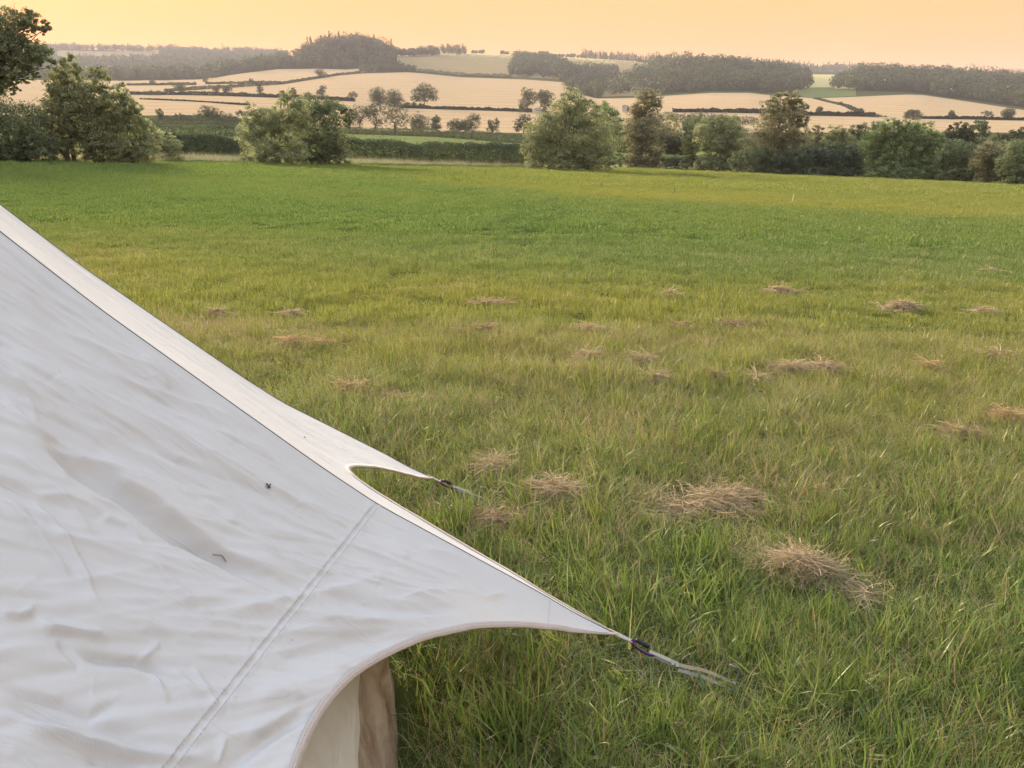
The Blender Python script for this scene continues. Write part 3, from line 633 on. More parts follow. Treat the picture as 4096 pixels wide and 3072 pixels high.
line = lambda pts: (lambda x: np.interp(x, [p[0] for p in pts], [p[1] for p in pts]))
wood('mixed wood with spruce tips covering the round hilltop', [
    (8, 0, 1, 1105, 1600, 11, lambda x, y: y < line([(1105, 276), (1480, 272), (1530, 262), (1600, 232)])(x) + 3), (8, .75, 1.0, 1230, 1560, 7, None), (9, 0, .5, 1220, 1520, 9, None)], 'wood', 1.15, 130, 3, .16, 16)
wood('scrubby slope of bushes spilling from the hilltop wood', [(8, 0, .45, 1520, 1660, 7, lambda x, y: y > line([(1520, 240), (1660, 284)])(x)), (7, .1, 1, 1440, 1660, 6, None)], 'far', .9, 70, 4, 0, 6)
wood('dark copse above the top edge of the big wheat field', [(8, .0, 1, 2035, 2275, 8.5, lambda x, y: (y > line([(2035, 300), (2060, 238), (2200, 236), (2275, 280)])(x)))], 'wood', 1.0, 100, 5, 0, 12)
wood('scrub of bushes between the copse and the big dark wood', [(8, .1, .75, 2250, 2470, 15, lambda x, y: y > 275), (7, 0, 1, 2240, 2400, 8, None)], 'far', .9, 90, 6, 0, 8)
wood('big dark wood rising behind the right-hand wheat', [(8, 0, 1, 2385, 3235, 10, lambda x, y: y > line([(2385, 380), (2450, 345), (2622, 262), (2700, 200), (3150, 200), (3235, 330)])(x)), (7, .2, 1, 2385, 3240, 8, None)], 'wood', 1.0, 110, 7, 0, 14)
wood('dark wood right of the barley gap', [(8, 0, 1, 3410, 4700, 9, None), (7, .3, 1, 3420, 4700, 9, None), (8, .0, .35, 3330, 3420, 9, None)], 'wood', 1.0, 100, 8, 0, 15)
wood('hazy woods filling the far left valley side', [(8, .2, 1, -1400, 1120, 17, None), (9, 0, 1, -1400, 1120, 17, None), (10, 0, .55, -1400, 1150, 17, lambda x, y: ~((x > 225) & (x < 640) & (y < 240)))], 'far', 2.0, 36, 9, .04, 14)
wood('hazy row of woods on the far left skyline', [(10, .72, 1, -1400, 230, 14, None), (10, .85, 1, 200, 1150, 13, None), (10, .5, .86, 640, 1150, 16, None)], 'far', 1.6, 70, 10, .1, 15)
wood('row of spruces along the skyline above the barley', [(9, .97, 1.0, 2328, 2700, 4.2, None), (10, 0, .04, 2328, 2700, 6, None)], 'far', .9, 60, 11, .85, 12)
wood('small dense copse alone on the skyline', [(9, .4, 1, 1768, 1862, 11, None)], 'wood', 1.2, 110, 12, .3, 13)
wood('broadleaf belt on the skyline right of the hilltop wood', [(8, .93, 1, 1540, 1756, 7, None), (9, 0, .08, 1540, 1750, 8, None)], 'far', 1.1, 100, 13, .0, 12)
wood('thin line of far trees along the skyline', [(10, .0, .1, 1862, 2330, 10, lambda x, y: vnoise(np.stack([x, x * 0], 1), 4, 40, 2) > .48)], 'far', 1.2, 60, 14, 0, 7)
wood('far spruce wood on the skyline behind the barley gap', [(10, .6, 1, 2760, 3420, 14, None), (10, 0, .5, 2700, 3190, 16, None)], 'far', 1.5, 60, 15, .45, 15)
wood('far wood on the skyline at the right', [(10, 0, .3, 3370, 4700, 14, None)], 'far', 1.4, 60, 16, .15, 11)

# ---- haze: the air between here and the hills
hz = MB(); hz.box((0, 1500, 100), (4500, 1950, 126))
m, t, out = new_mat('haze'); pv = t.nodes.new('ShaderNodeVolumePrincipled')
pv.inputs['Color'].default_value = (.88, .86, .97, 1); pv.inputs['Density'].default_value = 0.00013; pv.inputs['Anisotropy'].default_value = .1
t.links.new(pv.outputs[0], out.inputs['Volume'])
ho = hz.build('haze', m); tag(ho, 'thin evening haze between the field and the hills', 'haze', None, 'stuff')

# ================================================================== THE TENT
TC = np.array([-2.1547, 1.3952])                     # centre of the tent on the ground
TPROF = np.array([[0, 2.72], [.5, 2.03], [1.0, 1.455], [1.132, 1.316], [1.293, 1.153], [1.526, .937], [1.738, .741], [1.874, .624], [1.992, .540], [2.153, .424], [2.304, .316], [2.414, .231], [2.5485, .14]])
A1 = R(14.544); A2 = R(44.544); AF = R(14.544 - 48)  # angles of the pegged corners: front corner, back corner, corner at the photographer's feet
_rr = np.linspace(0, 2.5485, 600); _zz = np.interp(_rr, TPROF[:, 0], TPROF[:, 1])
for _ in range(3): _zz[1:-1] = np.convolve(_zz, np.ones(25) / 25, 'same')[1:-1] * (1 if 0 else 1) if False else _zz[1:-1]
_k = np.ones(21) / 21; _pad = np.concatenate([_zz[0] + (np.arange(-10, 0)) * (_zz[1] - _zz[0]), _zz, _zz[-1] + np.arange(1, 11) * (_zz[-1] - _zz[-2])]); _zz = np.convolve(_pad, _k, 'valid')
def tprof(r): return np.interp(r, _rr, _zz)
def seam(r, a):
    x = TC[0] + r * np.cos(a); y = TC[1] + r * np.sin(a); return np.stack([x, y, tprof(r) + gz(x, y)], -1)
def panel_pt(r, t_, a, b):
    A = seam(r, a); B = seam(r, b); return A + (B - A) * np.asarray(t_)[..., None]
def radial_pt(px, py, P0, P1):
    n = np.array([-(P1[1] - P0[1]), P1[0] - P0[0], 0]); d = ray(px, py); t_ = np.dot(n, np.array([P0[0], P0[1], 0]) - CAM) / np.dot(n, d); return CAM + d * t_

m, t, out = new_mat('canvas')
tc = t.nodes.new('ShaderNodeNewGeometry').outputs['Position']
n1 = noise(t, 3.0, 5, tc); n2 = noise(t, 900, 2, tc); n3 = noise(t, 26, 5, tc, .65)
c = mixc(t, n1, (.63, .63, .62), (.71, .71, .70)); c = mixc(t, math_n(t, 'MULTIPLY', n3, .18), c, (.50, .47, .42))
vo = t.nodes.new('ShaderNodeTexVoronoi'); vo.inputs['Scale'].default_value = 17; t.links.new(tc, vo.inputs['Vector'])
vc = t.nodes.new('ShaderNodeSeparateColor'); t.links.new(vo.outputs['Color'], vc.inputs[0])
spk = math_n(t, 'LESS_THAN', vo.outputs['Distance'], math_n(t, 'MULTIPLY', math_n(t, 'POWER', vc.outputs[0], 5.0), .045))
c = mixc(t, math_n(t, 'MULTIPLY', spk, .8), c, (.06, .045, .03))
cx = t.nodes.new('ShaderNodeCombineXYZ'); t.links.new(math_n(t, 'ADD', math_n(t, 'MULTIPLY', attr(t, 'cu'), 1.0), math_n(t, 'MULTIPLY', attr(t, 'cv'), .33)), cx.inputs[0]); t.links.new(math_n(t, 'MULTIPLY', attr(t, 'cv'), .14), cx.inputs[1])
n4 = noise(t, 30, 4, cx.outputs[0], .5, 1.2); n5 = noise(t, 130, 3, cx.outputs[0], .6, .4)
bp = t.nodes.new('ShaderNodeBump'); bp.inputs['Strength'].default_value = .5; bp.inputs['Distance'].default_value = .004
hsum = math_n(t, 'ADD', math_n(t, 'MULTIPLY', n2, .10), math_n(t, 'MULTIPLY', n3, .35)); hsum = math_n(t, 'ADD', hsum, math_n(t, 'MULTIPLY', n4, .8)); hsum = math_n(t, 'ADD', hsum, math_n(t, 'MULTIPLY', n5, .15))
for sc_, ds_, wt_, sh_ in ((9, 1.2, .75, 9.0), (19, 1.5, .35, 8.0)):        # thin sharp creases
    rg = noise(t, sc_, 2, cx.outputs[0], .5, ds_); rg = math_n(t, 'POWER', math_n(t, 'SUBTRACT', 1.0, math_n(t, 'ABSOLUTE', math_n(t, 'SUBTRACT', math_n(t, 'MULTIPLY', rg, 2.0), 1.0))), sh_ * 3)
    mk = math_n(t, 'MULTIPLY', math_n(t, 'MAXIMUM', math_n(t, 'SUBTRACT', noise(t, 4.5 + sc_ * .1, 2, tc), .50), 0.0), 7.0); hsum = math_n(t, 'ADD', hsum, math_n(t, 'MULTIPLY', math_n(t, 'MULTIPLY', rg, math_n(t, 'MINIMUM', mk, 1.0)), wt_))
t.links.new(hsum, bp.inputs['Height'])
tcol = mixc(t, 0.0, (.72, .64, .52), (.7, .6, .45))
diffuse_trans(t, out, c, .16, .02, .6, tcol, bp.outputs[0]); M['canvas'] = m
m, t, out = new_mat('wall_cloth')
n1 = noise(t, 5.0, 6); n2 = noise(t, 40, 4); g = t.nodes.new('ShaderNodeNewGeometry'); sx = t.nodes.new('ShaderNodeSeparateXYZ'); t.links.new(g.outputs['Position'], sx.inputs[0])
c = mixc(t, n1, (.66, .62, .52), (.60, .55, .45)); c = mixc(t, math_n(t, 'MULTIPLY', n2, .25), c, (.40, .33, .24))
diffuse_trans(t, out, c, .2, .02, .6); M['wallcloth'] = m
m, t, out = new_mat('mud_cloth')
n1 = noise(t, 6.0, 6, None, .6, .6); n2 = noise(t, 60, 4)
c = mixc(t, ramp(t, n1, [(.40, (0, 0, 0)), (.62, (1, 1, 1))]), (.50, .42, .32), (.24, .165, .105)); c = mixc(t, math_n(t, 'MULTIPLY', n2, .3), c, (.16, .11, .07))
diffuse_trans(t, out, c, .1, .02, .6); M['mudcloth'] = m
M['hem'] = plain('hem_tape', (.50, .425, .375), .8, var=.16, scale=160, bump=.3)
M['gap_shade'] = plain('seam_shadow', (.10, .095, .10), .7)  # dark colour standing in for the shadow in the seam gap
M['thread'] = plain('thread', (.30, .275, .24), .8)
M['pole'] = plain('tent_pole', (.5, .5, .5), .35, .9)
tent = empty('bell_tent', (TC[0], TC[1], gz(*TC))); tag(tent, 'large off-white canvas bell tent pegged out in the left foreground', 'tent')
TO = np.array(tent.location)

def creases_px(P, Nrm):
    """folds of the cloth: long soft folds and sharp creases at the places where the photograph shows them"""
    px, py, _ = proj(P); h = np.zeros(px.shape)
    def fold(pts, hh, wl, wr, taper=.25):
        nonlocal h
        pts = np.array(pts, float); best = np.full(px.shape, 1e9); sg = np.zeros(px.shape); along = np.zeros(px.shape)
        L = np.concatenate([[0], np.cumsum(np.linalg.norm(np.diff(pts, axis=0), axis=1))])
        for i in range(len(pts) - 1):
            a = pts[i]; b = pts[i + 1]; d = b - a; l2 = d @ d
            u = np.clip(((px - a[0]) * d[0] + (py - a[1]) * d[1]) / l2, 0, 1); dx = px - a[0] - u * d[0]; dy = py - a[1] - u * d[1]; e = np.hypot(dx, dy)
            k = e < best; best = np.where(k, e, best); sg = np.where(k, d[0] * dy - d[1] * dx, sg); along = np.where(k, (L[i] + u * math.sqrt(l2)) / L[-1], along)
        w_ = np.maximum(np.where(sg > 0, wl, wr) * .80, 15); tp = np.clip(along / taper, 0, 1) * np.clip((1 - along) / taper, 0, 1); tp = tp * tp * (3 - 2 * tp)
        h = h + hh * np.exp(-(best / w_) ** 1.6) * tp
    S = .0018
    # (points, height m, width below/left px, width above/right px)
    for pts, hh, wl, wr in [
        ([(120,1690),(314,1866),(439,1937),(560,2020),(706,2119),(848,2204),(1046,2310),(1150,2390)], -17, 26, 85),
        ([(380,1780),(495,1905),(636,1995),(883,2180),(1060,2270),(1240,2345)], 14, 30, 60),
        ([(486,1686),(627,1772),(784,1874),(925,1960),(1090,2080)], -6, 18, 60),
        ([(196,1098),(392,1302),(611,1506),(760,1640)], 5, 30, 60), ([(60,1120),(260,1330),(470,1500),(700,1660),(900,1790)], -5, 60, 40),
        ([(0,1380),(160,1490),(300,1570),(420,1700),(560,1790)], 6, 26, 50), ([(0,1260),(150,1330),(350,1440),(520,1590)], 4, 22, 40),
        ([(0,1560),(110,1680),(180,1730),(260,1760)], 4, 14, 26), ([(40,1480),(120,1600),(170,1700)], 3, 12, 20),
        ([(560,1420),(620,1500),(680,1570)], 3, 10, 14), ([(700,1560),(900,1700),(1100,1850),(1300,1985),(1430,2060)], 4, 26, 46),
        ([(580,1631),(800,1740),(960,1850),(1180,2000),(1340,2110)], 4, 30, 40), ([(900,1650),(1150,1830),(1330,1950)], -4, 20, 34),
        ([(0,1780),(110,1850),(240,1960),(330,2060),(400,2150)], 5, 22, 34), ([(0,1960),(90,2050),(180,2160),(260,2260),(300,2330)], 5, 18, 30),
        ([(110,1960),(180,2040),(260,2130),(330,2250),(390,2390),(420,2430)], 4, 14, 20), ([(130,1960),(300,1985),(360,2000),(470,2060)], 3.5, 12, 22),
        ([(0,2440),(80,2450),(160,2425)], 4, 12, 20), ([(150,2450),(210,2500),(330,2520),(400,2528),(460,2560)], 6, 12, 22),
        ([(310,2585),(380,2612),(470,2625),(560,2632),(620,2655),(735,2720)], -7, 26, 12), ([(570,2630),(620,2585),(660,2555)], 3, 10, 14),
        ([(240,2540),(300,2610),(350,2670)], -3, 12, 12), ([(560,2190),(640,2260),(720,2350),(800,2420),(900,2510)], 4, 14, 24),
        ([(390,2080),(450,2060),(520,2090),(600,2190)], 3, 10, 16), ([(0,2700),(120,2770),(250,2800),(380,2850),(520,2780)], -5, 26, 20),
        ([(0,2830),(140,2900),(330,2960),(560,3010),(740,3025),(900,3020)], 8, 22, 46), ([(0,2790),(200,2850),(420,2900),(700,2990)], -7, 30, 40),
        ([(340,3020),(480,3040),(600,3052)], -4, 16, 14), ([(30,2960),(120,3040),(200,3110)], 3, 14, 20),
        ([(900,3020),(905,2960),(890,3050)], 3, 10, 14), ([(700,2650),(780,2740),(850,2780)], 3, 12, 14),
        ([(620,2660),(660,2760),(690,2810)], 3, 10, 12), ([(780,2640),(820,2720),(880,2830)], 3, 12, 14),
        ([(880,2010),(960,2080),(1060,2160),(1150,2240)], 4, 12, 20), ([(800,1990),(880,2030),(960,2100)], 3, 10, 14),
        ([(1400,2140),(1480,2170),(1560,2210),(1700,2260),(1850,2310),(1960,2370),(2060,2420)], 3.5, 14, 26), ([(1560,2150),(1610,2210),(1640,2240)], 2.6, 9, 12),
        ([(1680,2190),(1800,2210),(1900,2250)], 2.4, 10, 14), ([(1400,2220),(1500,2290),(1620,2340),(1740,2390),(1880,2460)], 3.0, 16, 24),
        ([(1560,2380),(1680,2410),(1760,2450),(1900,2480)], 2.6, 14, 18), ([(1720,2340),(1860,2360),(1940,2390),(2060,2360)], 2.6, 10, 16),
        ([(1260,2350),(1400,2390),(1560,2420),(1700,2440),(1900,2480)], -7, 50, 30), ([(1150,2480),(1400,2470),(1650,2480),(1800,2510)], 5, 40, 40),
        ([(1080,2640),(1250,2600),(1420,2560),(1600,2540)], -6, 46, 46), ([(1000,2780),(1160,2740),(1330,2690),(1430,2640)], 5, 50, 40),
        ([(780,3140),(930,3060),(1080,2950),(1200,2870),(1290,2815)], -9, 26, 60), ([(960,2960),(1100,2880),(1230,2800)], 5, 50, 40),
        ([(1200,1980),(1300,2040),(1390,2110)], 3, 10, 16), ([(1350,1990),(1430,2070),(1500,2120)], 2, 8, 12)]:
        fold(pts, hh * S, wl, wr)
    return h
def crumple(U, seed, n, L0=.05, L1=.2, h=.0016, ang=0.0, spread=.5, lim=None):
    """short random creases in cloth coordinates U (metres)"""
    r = np.random.default_rng(seed); out_ = np.zeros(U.shape[:-1]); lo = U.reshape(-1, 2).min(0) if lim is None else np.array(lim[0]); hi = U.reshape(-1, 2).max(0) if lim is None else np.array(lim[1])
    for i in range(n):
        c = r.uniform(lo, hi); a = ang + r.normal(0, spread); L = r.uniform(L0, L1); w_ = r.uniform(.003, .009); d = U - c
        u = d[..., 0] * math.cos(a) + d[..., 1] * math.sin(a); v = -d[..., 0] * math.sin(a) + d[..., 1] * math.cos(a) + .02 * np.sin(u / L * 5 + i)
        out_ += r.choice([-1, 1, 1]) * h * r.uniform(.3, 1.2) * np.exp(-(v / w_) ** 2) * np.clip(1 - (u / L) ** 2, 0, 1) ** 2
    return out_
def taut(U, seed, n, tip):
    """long thin tension creases running down the slope towards the pegged corner"""
    r = np.random.default_rng(seed); out_ = np.zeros(U.shape[:-1])
    for i in range(n):
        c = r.uniform((-.62, 1.45), (.62, 3.2)); v0 = tip - c; a = math.atan2(v0[1], v0[0]) + r.normal(0, .16); L = r.uniform(.10, .60) * min(1, np.linalg.norm(v0) / .7 + .15); w_ = r.uniform(.0042, .010); d = U - c
        u = d[..., 0] * math.cos(a) + d[..., 1] * math.sin(a); v = -d[..., 0] * math.sin(a) + d[..., 1] * math.cos(a) + r.normal(0, .012) * np.sin(u / L * 3 + i)
        out_ += r.choice([-.8, 1, 1]) * w_ * r.uniform(.18, .58) * np.exp(-np.abs(v / np.where(v > 0, w_, w_ * 1.9)) ** 1.5) * np.clip(1 - (u / L) ** 2, 0, 1) ** 1.5
    return out_
def make_panel(name, a, b, hem_t, hem_r, nt_, nr_, front=False, r0=.02, seed=1):
    tv = np.linspace(0, 1, nt_); hr = np.interp(tv, hem_t, hem_r)
    kw_ = max(3, int(nt_ * .075)) | 1; hp = kw_ // 2
    for _ in range(2):
        pad = np.concatenate([2 * hr[0] - hr[hp:0:-1], hr, 2 * hr[-1] - hr[-2:-hp - 2:-1]]); hr = np.convolve(pad, np.ones(kw_) / kw_, 'valid')
    rv = np.concatenate([np.linspace(0, .3, max(4, nr_ // 12), endpoint=False), np.linspace(.3, 1, nr_)])
    rr = r0 + (hr[None, :] - r0) * rv[:, None]; tt = np.broadcast_to(tv[None], rr.shape)
    P = panel_pt(rr, tt, a, b)
    dN = np.cross(np.gradient(P, axis=1), np.gradient(P, axis=0)); dN /= np.linalg.norm(dN, axis=2)[..., None] + 1e-12; dN *= np.sign(dN[..., 2:3])
    wdt = np.linalg.norm(seam(2.0, a) - seam(2.0, b)); U = np.stack([(tt - .5) * rr / 2 * wdt, rr * 1.3], -1)
    edge = np.clip(np.minimum(tt, 1 - tt) / .04, 0, 1); sag = -.012 * np.sin(np.pi * tt) * rr / 2
    h = sag + edge * ((vnoise(np.stack([U[..., 0], U[..., 1] * .35], -1), seed, .10, 3) - .5) * .0035 + (vnoise(np.stack([U[..., 0], U[..., 1] * .5], -1), seed + 4, .035, 2) - .5) * .0025)
    if front:
        h = h + edge * creases_px(P, dN)
        h += edge * crumple(U, seed + 8, 160, .03, .10, .0011, math.pi / 2 - .25, .45, ((-.62, 1.5), (.62, 2.6)))
        h += edge * taut(U, seed + 9, 560, np.array([-.5 * 2.5485 / 2 * wdt, 2.5485 * 1.3]))
        sd = np.abs(rr - 1.87); h += -.0016 * np.exp(-(sd / .003) ** 2) + .0012 * np.exp(-((sd - .0075) / .003) ** 2)   # wall seam
        h += .0012 * np.exp(-(sd / .02) ** 2) * np.sin(U[..., 0] * 420 + 3 * np.sin(U[..., 0] * 90))                   # its puckers
    else:
        h += edge * crumple(U, seed + 8, 60 if nt_ > 40 else 25, .05, .25, .001, math.pi / 2, .3)
    P = P + dN * h[..., None]
    idx = np.arange(P.shape[0] * P.shape[1]).reshape(P.shape[:2]); Q = np.stack([idx[:-1, :-1], idx[:-1, 1:], idx[1:, 1:], idx[1:, :-1]], -1).reshape(-1, 4)
    o = link(name, mesh_np(name, P.reshape(-1, 3) - TO, Q, [M['canvas']], {'cu': U[..., 0].ravel(), 'cv': U[..., 1].ravel()}, True), tent)
    # bound hem: a doubled tape along the free edge
    E_ = P[-1]; I_ = P[-1] * 0 + P[-3]; Nn = dN[-1]; T_e = np.gradient(E_, axis=0); T_e /= np.linalg.norm(T_e, axis=1)[:, None] + 1e-9
    inn = np.cross(Nn, T_e); inn *= np.sign(np.sum(inn * (I_ - E_), 1))[:, None]
    W_ = .0085 * np.clip(np.minimum(tv, 1 - tv) / .05, .35, 1); ctr = E_ + inn * (W_ - .001)[:, None] + Nn * .0012
    mb = MB(); mb.ribbon(ctr, inn, W_, .0052); hm = mb.build('hem', M['hem'], o, True, TO)
    if front:
        mb = MB()
        for q in (.35, -.35):
            c2 = ctr + inn * (W_ * q)[:, None] + Nn * .0031; s_ = np.concatenate([[0], np.cumsum(np.linalg.norm(np.diff(c2, axis=0), axis=1))])
            for x in np.arange(.05, s_[-1] - .05, .0075):
                p0 = np.array([np.interp(x, s_, c2[:, i]) for i in range(3)]); p1 = np.array([np.interp(x + .0035, s_, c2[:, i]) for i in range(3)]); d = p1 - p0; d /= np.linalg.norm(d)
                mb.tube([p0, p1], .0005, 3, False)
        tag(mb.build('stitching', M['thread'], hm, False, TO), kind='stuff')
    return o, P, dN, rr, tt
ft = [0, .06, .12, .175, .24, .295, .35, .395, .44, .49, .52, .58, .65, .70, .76, .82, .88, .94, 1]
fr = [2.5485, 2.374, 2.243, 2.161, 2.098, 2.053, 2.021, 2.007, 1.999, 2.002, 2.010, 2.030, 2.062, 2.10, 2.16, 2.235, 2.33, 2.43, 2.5485]
front, FP, FN, Frr, Ftt = make_panel('front_panel', A1, AF, ft, fr, 390, 520, True, seed=11)
bt = [0, .03, .06, .1, .15, .2, .27, .35, .42, .52, .69, .85, 1]; br = [2.5485, 2.46, 2.36, 2.215, 2.07, 1.965, 1.914, 1.912, 1.94, 1.996, 2.137, 2.34, 2.5485]
back, BP, BN, Brr, Btt = make_panel('back_panel', A1, A2, bt, br, 70, 220, seed=21)
nrest = 10; rest = (2 * math.pi - R(48) - R(30)) / nrest
gt = np.linspace(0, 1, 25); gr = 1.915 + .6335 * np.abs(2 * gt - 1) ** 1.9
for i in range(nrest):
    a_ = A2 + rest * i; make_panel('canvas_panel', a_, a_ + rest, gt, gr, 24, 40, seed=31 + i)
# shadow line of the gap between front and back panel, painted as a dark tube
mb = MB(); rs = np.linspace(.1, 2.53, 120); mb.tube(seam(rs, A1) + np.array([0, 0, .0012]), .0011, 5); mb.build('seam_shadow', M['gap_shade'], tent, True, TO)
mb = MB(); mb.tube(seam(rs, A2) + np.array([0, 0, .0012]), .0011, 5); mb.build('seam_shadow', M['gap_shade'], tent, True, TO)  # same painted shadow line along the next seam
# double row of stitches where the wall is sewn to the roof
mb = MB(); ri = np.abs(Frr[:, 0] - 1.87).argmin()
for dr_ in (-.0055, .0055):
    line_ = []
    for j in range(2, Frr.shape[1] - 2):
        i0 = np.searchsorted(Frr[:, j], 1.87 + dr_); i0 = min(max(i0, 1), Frr.shape[0] - 1); f = (1.87 + dr_ - Frr[i0 - 1, j]) / (Frr[i0, j] - Frr[i0 - 1, j]); line_.append(FP[i0 - 1, j] * (1 - f) + FP[i0, j] * f + FN[i0, j] * .0003)
    line_ = np.array(line_); s_ = np.concatenate([[0], np.cumsum(np.linalg.norm(np.diff(line_, axis=0), axis=1))])
    for x in np.arange(.01, s_[-1] - .01, .008):
        p0, p1 = [np.array([np.interp(x + e, s_, line_[:, i]) for i in range(3)]) for e in (0, .0048)]
        mb.tube([p0, p1], .0006, 4, False)
tag(mb.build('stitching', M['thread'], front, False, TO), kind='stuff')
mb = MB()                                               # short stitched line across the corner patch
for u in np.linspace(0, .99, 26):
    q0 = panel_pt(np.array(2.338 + u * .008), np.array(.006 + u * .054), A1, AF) + FN[-30, 5] * .002; q1 = panel_pt(np.array(2.338 + (u + .02) * .008), np.array(.006 + (u + .02) * .054), A1, AF) + FN[-30, 5] * .002
    mb.tube([q0, q1], .0006, 3, False)
tag(mb.build('corner_stitching', M['thread'], front, False, TO), kind='stuff')
# walls under the roof
def cyl_angle(px, py, rad):
    d = ray(px, py); o2 = CAM[:2] - TC; a = d[0] ** 2 + d[1] ** 2; b = 2 * (o2 @ d[:2]); c_ = o2 @ o2 - rad * rad; q = b * b - 4 * a * c_
    if q < 0: return None
    t_ = (-b - math.sqrt(q)) / (2 * a); P = CAM + d * t_; return math.atan2(P[1] - TC[1], P[0] - TC[0]), P[2] - gz(P[0], P[1])
CORN = [AF, A1, A2] + [A2 + rest * (i + 1) for i in range(nrest)]
def roof_pt(a, r_=1.868):
    """point of the roof above the wall seam at angle a"""
    a = np.asarray(a, float); out_ = np.zeros(a.shape + (3,))
    for c0, c1 in zip(CORN[:-1], CORN[1:]):
        k = (a >= c0 - 1e-6) & (a <= c1 + 1e-6)
        if k.any():
            q = a[k]; t_ = np.sin(q - c0) / (np.sin(q - c0) + np.sin(c1 - q)); out_[k] = panel_pt(np.full(q.shape, r_), t_, c0, c1)
    return out_
def wall(name, a0, a1, rad, top, bot, mat, na, nz, seed, edge_fn=None, flare=.0, fold=.012, inset=.012, cap=1.75):
    U = np.linspace(0, 1, na); Z = np.linspace(0, 1, nz); zz = top + (bot - top) * Z[:, None] + 0 * U[None]
    aa = a0 + ((a0 if a1 is None else a1) - a0) * U[None] + 0 * Z[:, None]
    if edge_fn is not None: aa = a0 + (edge_fn(zz) - a0) * U[None]
    RT = roof_pt(aa[0]); rt = np.minimum(np.hypot(RT[:, 0] - TC[0], RT[:, 1] - TC[1]), cap) - inset; zt = RT[:, 2] - gz(RT[:, 0], RT[:, 1])
    fz = np.clip((zt[None] - zz) / zt[None], 0, 1); rb = rt[None] + (rad - rt[None]) * fz
    rr_ = rb + flare * fz + ((vnoise(np.stack([aa * 2, zz * .6], -1), seed, .16, 3) - .5) * fold * 2 + (vnoise(np.stack([aa * 2, zz], -1), seed + 1, .05, 2) - .5) * fold * .4) * np.clip(fz * 3, 0, 1)
    zz = np.minimum(zz, zt[None] - .012)
    x = TC[0] + rr_ * np.cos(aa); y = TC[1] + rr_ * np.sin(aa); P = np.stack([x, y, zz + gz(x, y)], -1)
    idx = np.arange(nz * na).reshape(nz, na); Q = np.stack([idx[:-1, :-1], idx[:-1, 1:], idx[1:, 1:], idx[1:, :-1]], -1).reshape(-1, 4)
    return link(name, mesh_np(name, P.reshape(-1, 3) - TO, Q, [M[mat]], None, True), tent)
def wall_r(a, z, rad):
    RT = roof_pt(np.array([a]))[0]; rt = min(math.hypot(RT[0] - TC[0], RT[1] - TC[1]), 1.75) - .012; zt = RT[2] - gz(RT[0], RT[1]); return rt + (rad - rt) * min(max((zt - z) / zt, 0), 1)
ed = []
for px, py in ((1463, 2680), (1456, 2760), (1446, 2860), (1434, 2960), (1420, 3072)):
    q = 1.85
    for _ in range(12):
        h_ = cyl_angle(px, py, q)
        if h_ is None: q += .02; continue
        q = .5 * q + .5 * wall_r(h_[0], h_[1], 1.915)
    if h_: ed.append(h_)
ez = np.array([e[1] for e in ed]); ea = np.array([e[0] for e in ed]); so_ = np.argsort(ez)
wall('inner_wall', AF, None, 1.915, .62, .0, 'wallcloth', 220, 60, 3, lambda z: np.interp(z, ez[so_], ea[so_]), .0, .020)
wall('inner_wall', AF, AF + 2 * math.pi - .001, 1.885, .62, -.01, 'mudcloth', 600, 50, 5, None, .0, .020, .030, 1.85)
mb = MB(); mb.tube([(TC[0], TC[1], gz(*TC)), (TC[0], TC[1], gz(*TC) + 2.7)], .018, 10); mb.build('pole', M['pole'], tent, True, TO)

# ---- carabiners, straps and pegs at the two corners in view
M['purple'] = plain('purple_anodised', (.11, .035, .16), .28, .9, var=.1)
M['rubber'] = plain('black_grip', (.012, .012, .018), .6, var=.3, scale=300)
M['strap'] = plain('pale_strap', (.42, .41, .34), .8, var=.2, scale=120, bump=.4)
M['strap2'] = plain('sandy_strap', (.40, .32, .24), .8, var=.2, scale=120, bump=.4)
M['strapgrey'] = plain('grey_strap', (.22, .24, .22), .8, var=.2, scale=120, bump=.4)
M['steel'] = plain('peg_steel', (.20, .19, .18), .5, .7, var=.3, scale=90)
def rig(corner_px, peg_px, seq, which, h1=.02):
    C0 = seam(np.array(2.5485), A1 if which == 'front' else A2); G = on_field(np.array(peg_px[0]), np.array(peg_px[1]), h1)
    ln = lambda px, py: radial_pt(px, py, C0, G)
    dirv = (G - C0) / np.linalg.norm(G - C0); side = np.array([-dirv[1], dirv[0], 0]); side /= np.linalg.norm(side); up = np.cross(side, dirv) * -1; up *= np.sign(up[2])
    return C0, G, ln, dirv, side, up
